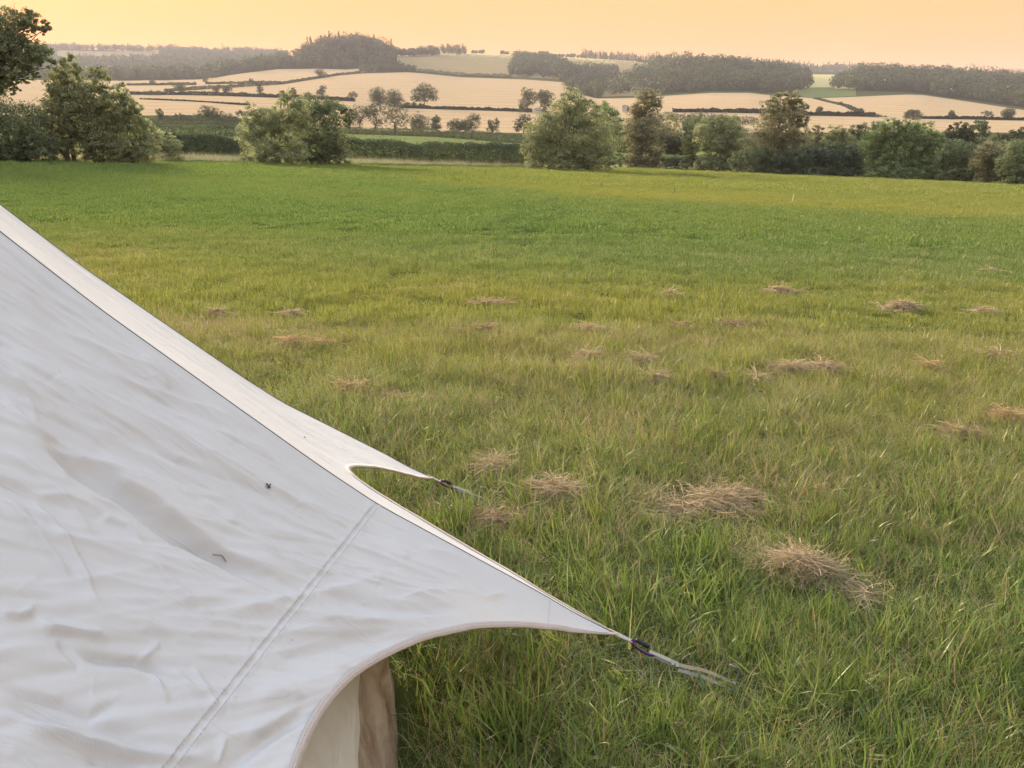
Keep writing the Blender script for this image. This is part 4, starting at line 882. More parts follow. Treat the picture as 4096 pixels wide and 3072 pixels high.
def build_rig(which, pegpx, pts, big):
    C0, G, ln, d, sd, up = rig(None, pegpx, None, which)
    a = ln(*pts['loop_end']); b = ln(*pts['carab_end']); mid = ln(*pts['wrap_end']); tail = ln(*pts['tail'])
    # strap loop sewn to the tent corner (part of the tent)
    mb = MB(); mb.ribbon([C0 - d * .03 + up * .003, C0 + up * .002, a], sd, [.010, .009, .006], .003); mb.build('corner_loop', M['strap'], tent, False, TO)
    mid_c = (a + b) / 2; L = np.linalg.norm(b - a); dd = (b - a) / L; hw = .0095 * big
    root = empty('carabiner', mid_c); tag(root, 'purple carabiner with black grip at the %s' % ('nearest tent corner' if which == 'front' else 'farther tent corner'), 'carabiner', 'carabiners at the tent corners')
    ov = (up * .8 + sd * .6); ov /= np.linalg.norm(ov); mb = MB(); an = np.linspace(math.pi * .42, math.pi * 2.06, 30)
    loop = np.array([mid_c + dd * math.cos(q) * (L / 2 + .004) * (1 if abs(math.cos(q)) < .8 else 1) + ov * math.sin(q) * hw for q in an]); mb.tube(loop, .0042 * big, 7); mb.build('body', M['purple'], root, True, mid_c)
    g0 = mid_c + dd * math.cos(math.pi * .42) * L / 2 + ov * hw; g1 = mid_c - dd * L * .42 + ov * hw * .75
    g0, g1 = mid_c + dd * L * .40 + ov * hw * .8, mid_c - dd * L * .05 + ov * hw
    mb = MB(); mb.tube([mid_c - dd * L * .48 + ov * hw * .3, mid_c - dd * L * .36 + ov * hw * .85, mid_c + dd * L * .10 + ov * hw], .0036 * big, 6); mb.build('gate', M['purple'], root, True, mid_c)
    mb = MB(); e = np.linspace(0, 1, 9); P_ = (mid_c - dd * L * .38 + ov * hw * 1.0)[None] + (dd * L * .62 + ov * hw * .25)[None] * e[:, None]
    mb.tube(P_, (.0062 + .0007 * (np.arange(9) % 2)) * big, 8); mb.build('grip', M['rubber'], root, True, mid_c)
    # pegging strap
    sroot = empty('webbing_strap', mid); tag(sroot, 'pale webbing strap from the %s carabiner down to its peg' % ('nearest' if which == 'front' else 'farther'), 'strap', 'straps pegging the tent corners')
    mb = MB(); mb.ribbon([b - d * .012 + up * .004, b + (mid - b) * .35 + up * .004, mid + up * .003], sd * .7 + up * .7, [.0045, .005, .005], .0022); mb.build('folded_end', M['strap'], sroot, False, mid)
    mb = MB(); mb.ribbon([b - d * .006 - up * .003, b + (mid - b) * .5 - up * .005, mid - up * .003], sd * .7 + up * .7, .006, .0025); mb.build('underside', M['strapgrey'], sroot, False, mid)
    mb = MB(); T_w = np.linspace(0, 1, 3)
    for e_ in (.0, .014):
        q = mid - d * (.004 + e_); mb.ribbon([q + up * .009 - sd * .002, q + sd * .009, q - up * .009, q - sd * .009, q + up * .009], d, .0042, .002)
    mb.build('keeper', M['strap'], sroot, False, mid)
    k = [mid] + [ln(*p) for p in pts['lower']] + [tail]; k = np.array(k); mb = MB(); mb.ribbon(k, sd * .5 + up * .8, np.linspace(.0055, .0042, len(k)), .002); mb.build('sandy_length', M['strap2'], sroot, False, mid)
    kk = k + sd * -.012 - np.array([0, 0, .022]) * np.linspace(.4, 1.0, len(k))[:, None]; mb = MB(); mb.ribbon(kk, sd * .8 + up * .6, .0050, .002); mb.build('grey_length', M['strapgrey'], sroot, False, mid)
    pr = empty('tent_peg', G); tag(pr, 'bent steel peg sunk in the grass at the end of the %s strap' % ('nearest' if which == 'front' else 'farther'), 'peg', 'tent pegs')
    mb = MB(); top = tail + np.array([.0, .012, .045]); mb.tube([top + d * .02 * -1, top, top + d * .012 - np.array([0, 0, .012]), top - d * .05 - np.array([0, 0, .20])], .0042, 7); mb.build('shaft', M['steel'], pr, True, G)
    return G
G1 = build_rig('front', (2950, 2735), dict(loop_end=(2530, 2566), carab_end=(2612, 2616), wrap_end=(2712, 2660), lower=[(2770, 2672), (2812, 2680), (2856, 2696), (2905, 2718)], tail=(2945, 2733)), 1.0)
G2 = build_rig('back', (1945, 1998), dict(loop_end=(1764, 1927), carab_end=(1822, 1952), wrap_end=(1880, 1972), lower=[(1900, 1980), (1915, 1985)], tail=(1940, 1996)), 1.0)

# ---- little things on the canvas
def on_canvas(px, py):
    qx, qy, _ = proj(FP); e = (qx - px) ** 2 + (qy - py) ** 2; i = np.unravel_index(e.argmin(), e.shape)
    qx2, qy2, _ = proj(BP); e2 = (qx2 - px) ** 2 + (qy2 - py) ** 2; i2 = np.unravel_index(e2.argmin(), e2.shape)
    return (FP[i], FN[i]) if e[i] <= e2[i2] else (BP[i2], BN[i2])
M['insect'] = plain('insect_shell', (.035, .018, .012), .35, var=.4, scale=400)
M['wing'] = plain('insect_wing', (.10, .07, .05), .3, var=.3, scale=500)
def insect(px, py, L, ang, label):
    P, n_ = on_canvas(px, py); x = np.cross(n_, [0, 0, 1.0]); x /= np.linalg.norm(x); y = np.cross(n_, x); c_, s_ = math.cos(ang), math.sin(ang)
    ax = x * c_ + y * s_; ay = -x * s_ + y * c_; Rm = np.stack([ax, ay, n_], 1); root = empty('insect', P); tag(root, label, 'insect', 'insects on the tent')
    c0 = n_ * L * .16; mb = MB(); mb.sphere(c0 - ax * L * .18, (L * .32, L * .10, L * .09), rot=Rm); mb.sphere(c0 + ax * L * .18, (L * .15, L * .13, L * .12), rot=Rm); mb.sphere(c0 + ax * L * .37, (L * .08, L * .10, L * .08), rot=Rm); mb.build('body', M['insect'], root, True)
    for s in (-1, 1):
        mb = MB(); w0 = c0 + ax * L * .15 + n_ * L * .08; tip = w0 - ax * L * .35 + ay * s * L * .55 + n_ * L * .06
        mb.ribbon([w0, (w0 + tip) / 2 + n_ * L * .03, tip], ax * .9 + ay * .1 * s, [L * .04, L * .13, L * .03], L * .02); mb.build('wing', M['wing'], root)
        for k_ in (-.05, .12, .28):
            mb = MB(); q = c0 + ax * L * k_; mb.tube([q, q + ay * s * L * .22 + n_ * L * .05, q + ay * s * L * .36 - n_ * L * .15], L * .018, 4); mb.build('leg', M['insect'], root)
insect(1070, 1942, .017, 1.2, 'dark winged insect resting on the front of the tent')
insect(1220, 1750, .009, .4, 'small reddish insect on the narrow sunlit side of the tent')
P_, n_ = on_canvas(880, 2230); q_, _ = on_canvas(905, 2245); q0_, _ = on_canvas(855, 2220); mb = MB(); mb.tube([q0_ + n_ * .0025, P_ + n_ * .0035, q_ + n_ * .0025], [.0012, .0014, .0009], 5)
tw = mb.build('straw_stalk', M['thread'], None, True); tag(tw, 'short dry stalk lying in a fold of the tent front', 'stalk')

# ================================================================== THE GRASS
hidden = bpy.data.collections.new('grass_tufts')       # tuft shapes used by the grass below
def blade_set(n, rad, l0, l1, w0, w1, seed, lean=.5, straw=.08, flat=0.0, seg=3):
    r = np.random.default_rng(seed); V = []; Fc = []; tint = []; k = 0
    for i in range(n):
        a = r.uniform(0, 2 * math.pi); q = rad * math.sqrt(r.uniform()); b = np.array([q * math.cos(a), q * math.sin(a), 0])
        L = r.uniform(l0, l1) * (1 - .35 * (q / rad) ** 2); w_ = r.uniform(w0, w1); da = a + r.normal(0, 1.0); ln = abs(r.normal(0, lean)) + flat; ln = min(ln, 1.5)
        tn = r.uniform(0, .78) if r.uniform() > straw else r.uniform(.93, 1.0)
        if tn > .9: L *= r.uniform(.6, 1.25); w_ *= .55
        d = np.array([math.cos(da), math.sin(da), 0]); ph = r.uniform(0, 2 * math.pi); sd = np.array([math.cos(ph), math.sin(ph), 0])
        th = ln * .35; p = b.copy(); pts = [p]
        for s in range(seg):
            th2 = th + ln * (s + .5) / seg * r.uniform(.7, 1.3); p = p + (d * math.sin(th2) + np.array([0, 0, math.cos(th2)])) * L / seg; pts.append(p)
        for s in range(seg):
            ww = w_ * (1 - .22 * s); V += [pts[s] - sd * ww / 2, pts[s] + sd * ww / 2]
        V.append(pts[-1])
        for s in range(seg - 1): Fc += [(k + 2 * s, k + 2 * s + 1, k + 2 * s + 3), (k + 2 * s, k + 2 * s + 3, k + 2 * s + 2)]
        Fc.append((k + 2 * seg - 2, k + 2 * seg - 1, k + 2 * seg)); k += 2 * seg + 1; tint += [tn] * (2 * seg + 1)
    return np.array(V), np.array(Fc), np.array(tint)
def variants(prefix, count, mat, **kw):
    out_ = []
    for i in range(count):
        V, Fc, tn = blade_set(seed=900 + hash(prefix) % 7 * 0 + len(prefix) * 31 + i, **kw); me = mesh_np(prefix, V, Fc, [mat], {'tint': tn})
        out_.append(me)
    return out_
def scatter(name, meshes, P, scale, rotz, tilt, hue, dry, label, cat, which=None):
    """one object: grass tufts standing at the points P (geometry nodes)"""
    col = bpy.data.collections.new(name + '_shapes')
    for i, me in enumerate(meshes):
        o = bpy.data.objects.new('%s_shape_%02d' % (name, i), me); col.objects.link(o)
    n = len(P); me = bpy.data.meshes.new(name); me.vertices.add(n); me.vertices.foreach_set('co', np.asarray(P, np.float32).ravel())
    def A(nm, typ, v): a = me.attributes.new(nm, typ, 'POINT'); a.data.foreach_set('vector' if typ == 'FLOAT_VECTOR' else 'value', np.ascontiguousarray(v).ravel())
    A('rot', 'FLOAT_VECTOR', np.stack([tilt[:, 0], tilt[:, 1], rotz], 1).astype(np.float32)); A('size', 'FLOAT_VECTOR', np.asarray(scale, np.float32))
    A('pick', 'INT', (rng.integers(0, len(meshes), n) if which is None else which).astype(np.int32)); A('hue', 'FLOAT', np.asarray(hue, np.float32)); A('dry', 'FLOAT', np.asarray(dry, np.float32))
    o = link(name, me); ng = bpy.data.node_groups.new(name, 'GeometryNodeTree')
    ng.interface.new_socket('Geometry', in_out='INPUT', socket_type='NodeSocketGeometry'); ng.interface.new_socket('Geometry', in_out='OUTPUT', socket_type='NodeSocketGeometry')
    gi = ng.nodes.new('NodeGroupInput'); go = ng.nodes.new('NodeGroupOutput'); ip = ng.nodes.new('GeometryNodeInstanceOnPoints'); ci = ng.nodes.new('GeometryNodeCollectionInfo')
    ci.inputs['Collection'].default_value = col; ci.inputs['Separate Children'].default_value = True; ci.inputs['Reset Children'].default_value = True; ip.inputs['Pick Instance'].default_value = True
    def at_(nm, typ):
        q = ng.nodes.new('GeometryNodeInputNamedAttribute'); q.data_type = typ; q.inputs['Name'].default_value = nm; return q.outputs['Attribute']
    ng.links.new(gi.outputs[0], ip.inputs['Points']); ng.links.new(ci.outputs[0], ip.inputs['Instance']); ng.links.new(at_('pick', 'INT'), ip.inputs['Instance Index'])
    ng.links.new(at_('rot', 'FLOAT_VECTOR'), ip.inputs['Rotation']); ng.links.new(at_('size', 'FLOAT_VECTOR'), ip.inputs['Scale']); ng.links.new(ip.outputs[0], go.inputs[0])
    md = o.modifiers.new('grass', 'NODES'); md.node_group = ng
    return tag(o, label, cat, None, 'stuff')
def field_points(y0, y1, dens, margin=.5, seed=1):
    r = np.random.default_rng(seed); half = .66
    xw = y1 * half + margin; n = int(dens * (y1 - y0) * 2 * xw); x = r.uniform(-xw, xw, n); y = r.uniform(y0, y1, n)
    k = np.abs(x) < y * half + margin; x, y = x[k], y[k]
    dd = np.hypot(x - TC[0], y - TC[1]); k = dd > 1.96; x, y = x[k], y[k]
    k = y < np.interp(x, ex[o_], ey[o_]) + .5; x, y = x[k], y[k]
    return np.stack([x, y, gz(x, y)], 1), r
# places where hay lies: grass is pressed flat there
HAY = [ # px, py, width px, height px, strands, label
 (1970,1226,150,26,260,'flat wisp of hay, leftmost of the far scattered row'), (2293,1206,52,30,130,'small upright tuft of hay in the far scattered row'),
 (2677,1190,56,30,130,'small hay tuft between the centre and the large far heap'), (3118,1180,150,44,420,'rounded hay heap farthest up the field on the right'),
 (3600,1246,230,60,650,'largest far hay heap, broad and ragged, on the right'), (3928,1258,170,20,220,'thin trail of hay right of the largest far heap'),
 (1935,1338,120,40,330,'low dark hay heap left of the tan one'), (2392,1338,180,42,480,'wide tan hay heap in the middle distance'),
 (2931,1314,160,40,360,'dark ragged hay heap right of the wide tan one'), (2734,1322,120,20,170,'faint scatter of hay beside the dark ragged heap'),
 (3960,1092,100,16,130,'faint streak of hay far off near the right edge'), (2360,1448,120,36,260,'small hay heap, left one of the middle trio'),
 (2568,1462,140,44,330,'spiky hay heap, upper right one of the middle trio'), (2620,1536,120,46,340,'brown hay heap, lowest of the middle trio'),
 (2845,1524,70,40,150,'little grey tuft of hay right of the middle trio'), (3150,1498,130,46,330,'hay heap at the left end of the long middle streak'),
 (3290,1492,190,44,400,'pale long streak of hay right of the middle'), (3720,1482,66,36,160,'small orange tuft of hay alone on the right'),
 (3970,1440,130,36,320,'hay heap near the right edge in the middle distance'), (3036,1540,80,22,130,'thin wisp of hay below the pale long streak'),
 (4035,1692,190,66,520,'orange-brown hay heap cut off by the right edge'), (3830,1752,190,36,260,'loose grey-brown hay left of the heap at the right edge'),
 (870,1270,100,20,200,'faint hay patch nearest the tent slope on the left'), (1170,1272,80,18,150,'faint hay patch right of the one by the tent slope'),
 (1296,1388,70,26,170,'small pinkish hay tuft near the tent, right of its twin'), (1160,1388,56,24,130,'small pinkish hay tuft near the tent, left of its twin'),
 (1407,1572,100,60,260,'upright rusty hay tuft beside the tent'), (1545,1604,190,44,420,'flat hay heap spread beside the rusty tuft'),
 (1725,1614,90,30,170,'thin end of the hay spread near the tent'), (1975,1895,140,150,900,'tall shaggy hay heap behind the farther peg'),
 (2230,2000,280,90,1300,'broad tangled hay heap right of the farther peg'), (2830,2030,600,60,1900,'long flat bank of cut hay across the middle foreground'),
 (1980,2105,260,60,800,'greyish loose hay in front of the farther peg'), (3040,2275,130,60,240,'small dark hay tuft left of the big foreground heap'),
 (3190,2310,220,200,1200,'big golden hay heap in the right foreground'), (3300,2335,130,110,330,'grey-green hay lump against the big golden heap'),
 (3450,2425,170,50,110,'loose hay trailing right of the foreground heap'),
]
HPOS = [(on_field(np.array(float(a)), np.array(float(b))), wd, hh, n, lab) for a, b, wd, hh, n, lab in HAY]
def hay_flat(P):
    f = np.ones(len(P))
    for C, wd, hh, n, lab in HPOS:
        s = mpp(C) * wd * .5; d = np.hypot((P[:, 0] - C[0]) / s, (P[:, 1] - C[1]) / (s * .8 + .05)); f = np.minimum(f, np.clip((d - .3) / .6, .62, 1))
    for a_, b_ in ((seam(np.array(2.5), A1), G1), (seam(np.array(2.5), A2), G2)):
        d_ = (b_ - a_)[:2]; u_ = np.clip(((P[:, :2] - a_[:2]) @ d_) / (d_ @ d_), 0, 1); e_ = np.linalg.norm(P[:, :2] - a_[:2] - u_[:, None] * d_, axis=1); f = np.minimum(f, np.clip(e_ / .14, .30, 1))
    return f
TRACKS = [[(2070,770),(2080,800),(2092,842),(2078,865),(2018,887),(1960,902),(1880,915)], [(2180,800),(2200,825),(2222,852),(2200,880),(2134,905),(2085,930),(2050,955)]]
TRK = [on_field(np.array([q[0] for q in tr_], float), np.array([q[1] for q in tr_], float)) for tr_ in TRACKS]
def track_flat(P):
    f = np.ones(len(P))
    for tr_ in TRK:
        for a_, b_ in zip(tr_[:-1], tr_[1:]):
            d_ = (b_ - a_)[:2]; u_ = np.clip(((P[:, :2] - a_[:2]) @ d_) / (d_ @ d_), 0, 1); e_ = np.linalg.norm(P[:, :2] - a_[:2] - u_[:, None] * d_, axis=1); f = np.minimum(f, np.where(e_ < .17, .55, 1))
    return f
def lay(name, meshes, P, r, smin, smax, label, dryamt=.10, tiltamp=.18, hmul=None):
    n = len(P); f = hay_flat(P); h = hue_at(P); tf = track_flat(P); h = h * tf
    cl = vnoise(P[:, :2], 41, .45, 3); big = vnoise(P[:, :2], 43, 2.2, 3)
    s = r.uniform(smin, smax, n) * (.5 + 1.0 * cl) * (.8 + .4 * big); zsc = s * f * tf * (r.uniform(.75, 1.25, n))
    if hmul is not None: zsc = zsc * hmul(P)
    tilt = r.normal(0, tiltamp, (n, 2)); tilt[:, 1] += .10
    dry = np.clip((vnoise(P[:, :2], 51, .6, 3) - .46) * 1.1, 0, .5) * dryamt * 5 + (1 - f) * .3
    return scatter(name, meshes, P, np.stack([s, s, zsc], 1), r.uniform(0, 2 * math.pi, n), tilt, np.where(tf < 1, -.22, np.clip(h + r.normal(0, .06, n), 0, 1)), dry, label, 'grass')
vA = variants('near_tuft', 14, M['grass'], n=24, rad=.085, l0=.06, l1=.19, w0=.004, w1=.0085, lean=1.0, straw=.13, seg=5)
vT = variants('thatch_tuft', 8, M['grass'], n=40, rad=.09, l0=.05, l1=.17, w0=.0016, w1=.003, lean=.9, straw=.62, flat=.5)
vB = variants('middle_tuft', 10, M['grass'], n=110, rad=.18, l0=.03, l1=.095, w0=.0036, w1=.0062, lean=.8, straw=.13)
vC = variants('far_tuft', 8, M['grass'], n=260, rad=.42, l0=.035, l1=.08, w0=.007, w1=.011, lean=.65, straw=.04)
vD = variants('distant_tuft', 8, M['grass'], n=340, rad=.95, l0=.06, l1=.12, w0=.016, w1=.026, lean=.5, straw=.03)
P, r = field_points(.9, 5.4, 300, .4, 61)
lay('grass', vA, P, r, .75, 1.2, 'long lush green grass in the foreground around the tent', .10, .26, lambda P: np.clip(1.28 - .14 * P[:, 1], .58, 1.05))
vL = variants('lush_clump', 8, M['grass'], n=22, rad=.06, l0=.12, l1=.27, w0=.006, w1=.011, lean=.8, straw=.02, seg=5)
P, r = field_points(.9, 7.5, 40, .4, 66); k = vnoise(P[:, :2], 71, .35, 2) + .25 * (vnoise(P[:, :2], 72, 1.6, 2) - .5) > .64
LC = np.vstack([on_field(r.normal(cx_, sx_, m_), r.normal(cy_, sy_, m_)) for cx_, cy_, sx_, sy_, m_ in ((3150, 2560, 110, 60, 22), (2960, 2620, 70, 60, 9), (3250, 2780, 190, 60, 12), (2050, 2960, 120, 50, 6), (2450, 2960, 150, 40, 6), (3800, 2750, 180, 70, 10), (3500, 2180, 140, 40, 6))])
P = np.vstack([P[k], LC])
lay('lush_grass', vL, P, r, .6, .95, 'taller lush clumps of broad grass blades in the foreground', .0, .14)
P, r = field_points(.9, 7.0, 230, .4, 62)
lay('dry_thatch', vT, P, r, .8, 1.3, 'dry brownish thatch between the foreground grass blades', .3, .25)
P, r = field_points(5.2, 15, 75, .6, 63)
vU = variants('middle_thatch', 6, M['grass'], n=60, rad=.22, l0=.05, l1=.15, w0=.0028, w1=.0045, lean=.9, straw=.7, flat=.4)
P2, r2 = field_points(6.0, 13, 16, .6, 68); k2 = vnoise(P2[:, :2], 81, 1.1, 3) > .5
lay('mown_stubble', vU, P2[k2], r2, .7, 1.2, 'patches of dry stubble among the mown grass', .25, .2)
lay('mown_grass', vB, P, r, .75, 1.2, 'yellowish mown grass in the middle of the field', .09, .12, lambda P: 1.0)
P, r = field_points(14.5, 42, 11, 1, 64)
lay('meadow_grass', vC, P, r, .8, 1.2, 'even green grass of the middle field', .03, .08)
P, r = field_points(41, 118, 2.0, 3, 65)
lay('distant_grass', vD, P, r, .8, 1.2, 'pale grass of the far part of the field', .03, .06)
# tall dry grass along the field edge
M['seedgrass'] = M['straw']
vE = variants('seed_grass', 8, M['straw'], n=60, rad=.45, l0=.35, l1=.85, w0=.010, w1=.02, lean=.25, straw=.7)
r = np.random.default_rng(77); pxs = r.uniform(-300, 4400, 7000); Ee = np.stack([np.interp(pxs, cols, E0[:, i]) for i in range(3)], 1)
dens = np.interp(pxs, [-300, 600, 680, 900, 1000, 1330, 1500, 1700, 2000, 2150, 2500, 3000, 3600, 4000, 4096, 4400], [.7, .8, 1, 1, .95, .9, 1, .9, .6, .35, .25, .25, .3, .5, .9, .9])
k = r.uniform(0, 1, len(pxs)) < dens; Ee = Ee[k]; pxs = pxs[k]; Ee[:, 1] += r.triangular(-4.5, .4, 1.2, len(Ee)); Ee[:, 2] = gz(Ee[:, 0], Ee[:, 1]); n = len(Ee)
s = r.uniform(.8, 1.3, n)
so2 = scatter('tall_dry_grass', vE, Ee, np.stack([s, s, s * r.uniform(.6, 1.2, n)], 1), r.uniform(0, 6.28, n), r.normal(0, .08, (n, 2)), np.zeros(n), np.zeros(n), 'tall dry grass gone to seed along the field edge', 'grass')
so2.color = (1.35, 1.55, 1.35, 1)

# ================================================================== HAY
def hay(C, wd, hh, n, lab, i):
    r = np.random.default_rng(500 + i); s = mpp(C); Wm = wd * s * .5; Hm = min(hh * s * .40, .15); Hm = max(Hm, .03); Dm = min(max(Wm * .36, .06), .24)
    V = []; Fc = []; tint = []; k = 0; n = int(n * 2.2); wmin = .0009 + .00032 * C[1]
    a = r.uniform(0, 2 * math.pi, n); q = np.abs(r.normal(0, .68, n)); bx = np.cos(a) * q * Wm; by = np.sin(a) * q * Dm
    pt = vnoise(np.stack([bx + i * 3.7, by * 1.6], 1), i, max(.05, Wm * .30), 3); ra = r.normal(0, .25); bx, by = bx * math.cos(ra) - by * math.sin(ra), bx * math.sin(ra) + by * math.cos(ra); keep = pt > (r.uniform(.30, .52, n) if n > 1500 else r.uniform(.38, .60, n)); bx = bx[keep]; by = by[keep]; q = q[keep]; pt = pt[keep]; n = len(bx)
    top = Hm * np.exp(-(q / .62) ** 2) * (.2 + 1.35 * pt)
    for j in range(n):
        z = top[j] * r.uniform(.25, 1.05) + .015; L = r.uniform(.05, .16); th = r.uniform(0, 2 * math.pi); el = r.normal(.03, .26); cu = r.normal(0, 2.1)
        p = np.array([bx[j], by[j], z]); w_ = wmin * r.uniform(.7, 1.5); tn = np.clip(r.normal(.52, .22), 0, 1); pts = []
        for s_ in range(4):
            pts.append(p.copy()); p = p + np.array([math.cos(th) * math.cos(el), math.sin(th) * math.cos(el), math.sin(el)]) * L / 3; th += cu / 3; el -= .12
        sd = np.array([-math.sin(th) * .6, math.cos(th) * .6, r.normal(0, .8)]); sd /= np.linalg.norm(sd)
        for s_ in range(4): V += [pts[s_] - sd * w_ / 2, pts[s_] + sd * w_ / 2]
        for s_ in range(3): Fc.append((k + 2 * s_, k + 2 * s_ + 1, k + 2 * s_ + 3, k + 2 * s_ + 2))
        k += 8; tint += [tn] * 8
    V = np.array(V); V[:, 2] = np.maximum(V[:, 2], .004)
    V[:, 2] += 0.015 + .015 * (C[1] > 5) - GA * V[:, 1] - GB * V[:, 0]
    root = empty('hay_clump', C); o = link('straw', mesh_np('straw', V, np.array(Fc), [M['straw']], {'tint': np.array(tint)}), root); o['kind'] = 'stuff'
    g = 'grey' in lab or 'dark' in lab; o.color = (.72, .80, .78, 1) if 'grey-green' in lab else (.85, .82, .78, 1) if g else (1.05, .95, .82, 1) if 'orange' in lab or 'rusty' in lab or 'pinkish' in lab else (1, 1, 1, 1)
    tag(root, lab, 'hay', 'heaps of cut hay on the field')
for i, (C, wd, hh, n, lab) in enumerate(HPOS): hay(C, wd, hh, n, lab, i)

# ================================================================== SMALL THINGS FAR OFF
M['stake'] = plain('stake_dark', (.07, .08, .06), .8); M['stakepale'] = plain('stake_pale', (.62, .50, .34), .8)
M['white'] = plain('white_sheet', (.66, .68, .70), .5, var=.05); M['stone'] = plain('pinkish_stone', (.45, .34, .27), .9, var=.25, scale=2)
M['roofing'] = plain('roof_sheet', (.30, .27, .25), .6, var=.15, scale=1); M['darkopen'] = plain('dark_interior', (.03, .03, .035), .9); M['gate'] = plain('weathered_gate', (.42, .38, .34), .8)
M['palewood'] = plain('pale_boards', (.42, .40, .37), .7)
for px, y0, y1, lab, mt in [(1769,668,693,'thin dark stake, farthest left of the stake row','stake'), (1789,672,695,'thin dark stake close beside the farthest left one','stake'), (1942,683,709,'thin dark stake, third along the row from the left','stake'),
        (2156,704,731,'thin dark stake in front of the domed willow','stake'), (2406,728,758,'thin dark stake below the field gate','stake'), (2698,748,779,'dark stake with a tuft at its foot right of the gate','stake'), (3167,778,812,'pale yellowish stake nearest the right of the row','stakepale')]:
    B = on_field(np.array(float(px)), np.array(float(y1))); s = mpp(B); H = (y1 - y0) * s * 1.02; mb = MB(); tl = .12 if mt == 'stakepale' else random.Random(px).uniform(-.04, .04)
    mb.tube([(0, 0, -.15), (tl * H * .5, 0, H * .5), (tl * H, 0, H)], [.016, .015, .013], 6); mb.tube([(tl * H * .9 - .02, 0, H * .9), (tl * H * .9 + .02, 0, H * .9)], .007, 4)
    o = mb.build('fence_stake', M[mt], None, True); o.location = B; tag(o, lab, 'stake', 'stakes of an electric fence across the field')
# field gate
B = on_field(np.array(2462.), np.array(672.)); gt_ = empty('field_gate', B); tag(gt_, 'weathered wooden bar gate beside the domed willow', 'gate')
for i in range(5):
    mb = MB(); mb.box((-.55, 0, .28 + i * .2), (.85, .018, .04)); mb.build('bar', M['gate'], gt_)
for x in (-1.40, .30): mb = MB(); mb.box((x, .012, .62), (.045, .022, .58)); mb.build('upright', M['gate'], gt_)
mb = MB(); mb.tube([(-1.38, -.03, .25), (.28, -.03, 1.1)], .028, 4); mb.build('brace', M['gate'], gt_)
mb = MB(); mb.box((.42, 0, .60), (.08, .08, .75)); mb.build('post', M['gate'], gt_)
# buildings of the farm
def place(px, py): return land_at(px, py)
B = place(2148, 452); s = mpp(B); sh = empty('farm_shed', B); tag(sh, 'white lean-to shed with a dark slot below the dark trees', 'shed')
w_, h0, h1, d_ = 34 * s / 2, 13 * s, 21 * s, 4.0
mb = MB(); mb.add([(-w_, 0, 0), (w_, 0, 0), (w_, 0, h1), (-w_, 0, h0), (-w_, d_, 0), (w_, d_, 0), (w_, d_, h1), (-w_, d_, h0)], [(0, 1, 2, 3), (5, 4, 7, 6), (4, 0, 3, 7), (1, 5, 6, 2)]); mb.build('wall', M['white'], sh)
mb = MB(); mb.add([(-w_ - .3, -.4, h0 + .02), (w_ + .2, -.4, h1 + .05), (w_ + .2, d_ + .3, h1 + .05), (-w_ - .3, d_ + .3, h0 + .02), (-w_ - .3, -.4, h0 + .16), (w_ + .2, -.4, h1 + .19), (w_ + .2, d_ + .3, h1 + .19), (-w_ - .3, d_ + .3, h0 + .16)], [(0, 3, 2, 1), (4, 5, 6, 7), (0, 1, 5, 4), (1, 2, 6, 5), (2, 3, 7, 6), (3, 0, 4, 7)]); mb.build('roof', M['white'], sh)
mb = MB(); mb.box((w_ * .25, -.03, h0 * .66), (w_ * .62, .04, .12)); mb.build('opening', M['darkopen'], sh)
B = place(2178, 451); ct = empty('stone_cottage', B); tag(ct, 'small stone cottage gable beside the white shed', 'house'); w_ = 17 * s / 2; he = 14 * s; hr = 30 * s; d_ = 6
mb = MB(); mb.add([(-w_, 0, 0), (w_, 0, 0), (w_, 0, he), (0, 0, hr), (-w_, 0, he), (-w_, d_, 0), (w_, d_, 0), (w_, d_, he), (0, d_, hr), (-w_, d_, he)], [(0, 1, 2, 4), (2, 3, 4), (6, 5, 9, 7), (7, 9, 8), (5, 0, 4, 9), (1, 6, 7, 2)]); mb.build('wall', M['stone'], ct)
rf = MB()
for sg in (-1, 1):
    a = np.array([sg * (w_ + .25), -.25, he - .3]); b = np.array([0, -.25, hr + .12]); v = np.array([a, b, b + (0, d_ + .5, 0), a + (0, d_ + .5, 0)]); rf.add(np.vstack([v, v + (0, 0, .15)]), [(0, 1, 2, 3), (4, 7, 6, 5), (0, 4, 5, 1), (1, 5, 6, 2), (2, 6, 7, 3), (3, 7, 4, 0)])
rfo = rf.build('roof', M['roofing'], ct)
mb = MB(); mb.box((.0, d_ * .7, hr + .3), (.3, .3, .6)); mb.build('chimney', M['stone'], rfo)
mb = MB(); mb.box((-.1, -.03, he * .5), (w_ * .6, .05, he * .42)); mb.build('doorway', M['darkopen'], ct)
mb = MB(); mb.box((w_ * .2, -.03, he * 1.25), (.25, .05, .3)); mb.build('window', M['darkopen'], ct)
B = place(2498, 447); s = mpp(B); bn = empty('barn', B, R(-24)); tag(bn, 'pale barn with a wide dark opening left of the poplar', 'barn'); w_ = 17 * s / 2 * 1.15; he = 20 * s; hr = 24 * s; d_ = 34 * s
mb = MB(); mb.add([(-w_, 0, 0), (w_, 0, 0), (w_, 0, he), (0, 0, hr), (-w_, 0, he), (-w_, d_, 0), (w_, d_, 0), (w_, d_, he), (0, d_, hr), (-w_, d_, he)], [(0, 1, 2, 4), (2, 3, 4), (6, 5, 9, 7), (7, 9, 8), (5, 0, 4, 9), (1, 6, 7, 2)]); mb.build('wall', M['palewood'], bn)
rf = MB()
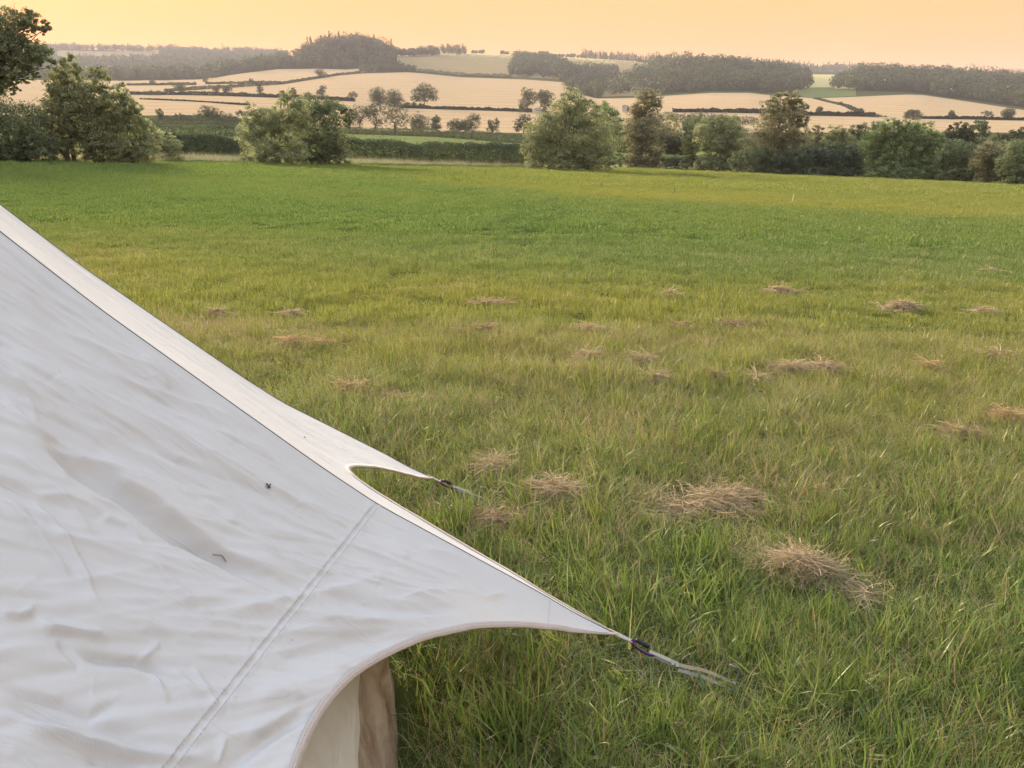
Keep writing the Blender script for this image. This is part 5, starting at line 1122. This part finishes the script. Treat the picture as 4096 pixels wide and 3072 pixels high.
for sg in (-1, 1):
    a = np.array([sg * (w_ + .3), -.3, he - .05]); b = np.array([0, -.3, hr + .1]); v = np.array([a, b, b + (0, d_ + .6, 0), a + (0, d_ + .6, 0)]); rf.add(np.vstack([v, v + (0, 0, .12)]), [(0, 1, 2, 3), (4, 7, 6, 5), (0, 4, 5, 1), (1, 5, 6, 2), (2, 6, 7, 3), (3, 7, 4, 0)])
rf.build('roof', M['roofing'], bn)
mb = MB(); mb.box((w_ + .04, d_ * .5, he * .42), (.05, d_ * .38, he * .40)); mb.build('opening', M['darkopen'], bn)
# brown and white animal in the shade of the hedge: one skinned body
B = on_field(np.array(3067.), np.array(686.)); an_ = empty('animal', B + np.array([0, -.2, 0]), R(20)); tag(an_, 'small brown and white animal in the shade of the right hedge', 'animal')
def skin(name, V, E, rad, mat, parent):
    me = bpy.data.meshes.new(name); me.from_pydata([tuple(v) for v in V], E, []); o = link(name, me, parent); me.materials.append(mat)
    sk_ = o.modifiers.new('skin', 'SKIN'); ss = o.modifiers.new('sub', 'SUBSURF'); ss.levels = 1; ss.render_levels = 1
    for i, rr_ in enumerate(rad): me.skin_vertices[0].data[i].radius = (rr_, rr_)
    me.skin_vertices[0].data[0].use_root = True
    return o
m, t, out = new_mat('animal_coat'); cb = ramp(t, noise(t, 3.2, 2), [(.44, (.018, .013, .012)), (.50, (.20, .09, .05)), (.58, (.22, .10, .06)), (.62, (.62, .50, .44))]); d = t.nodes.new('ShaderNodeBsdfDiffuse'); t.links.new(cb, d.inputs[0]); t.links.new(d.outputs[0], out.inputs[0])
V = [(0, 0, .55), (.28, 0, .56), (.52, 0, .54), (.64, 0, .70), (.76, 0, .78), (.90, 0, .74), (-.12, 0, .58), (-.3, 0, .42),
     (.50, .09, .36), (.49, .09, .18), (.51, .09, .02), (.50, -.09, .36), (.49, -.09, .18), (.51, -.09, .02),
     (.02, .10, .34), (-.08, .10, .19), (-.04, .10, .02), (.02, -.10, .34), (-.08, -.10, .19), (-.04, -.10, .02), (.72, .06, .87), (.72, -.06, .87)]
Ed = [(0, 1), (1, 2), (2, 3), (3, 4), (4, 5), (0, 6), (6, 7), (2, 8), (8, 9), (9, 10), (2, 11), (11, 12), (12, 13), (0, 14), (14, 15), (15, 16), (0, 17), (17, 18), (18, 19), (4, 20), (4, 21)]
skin('body', V, Ed, [.13, .14, .15, .09, .085, .045, .04, .018, .06, .04, .035, .06, .04, .035, .07, .04, .035, .07, .04, .035, .022, .022], m, an_)
# pale sapling at the foot of the big round willow
tree('pale leafy sapling at the dark foot of the big round willow', 0, [(3520,680,9,14),(3526,692,8,8)], 'willow', 500, .10, base=3522, base_py=703.5, group=None, name='sapling', limbs=4, clump=14)
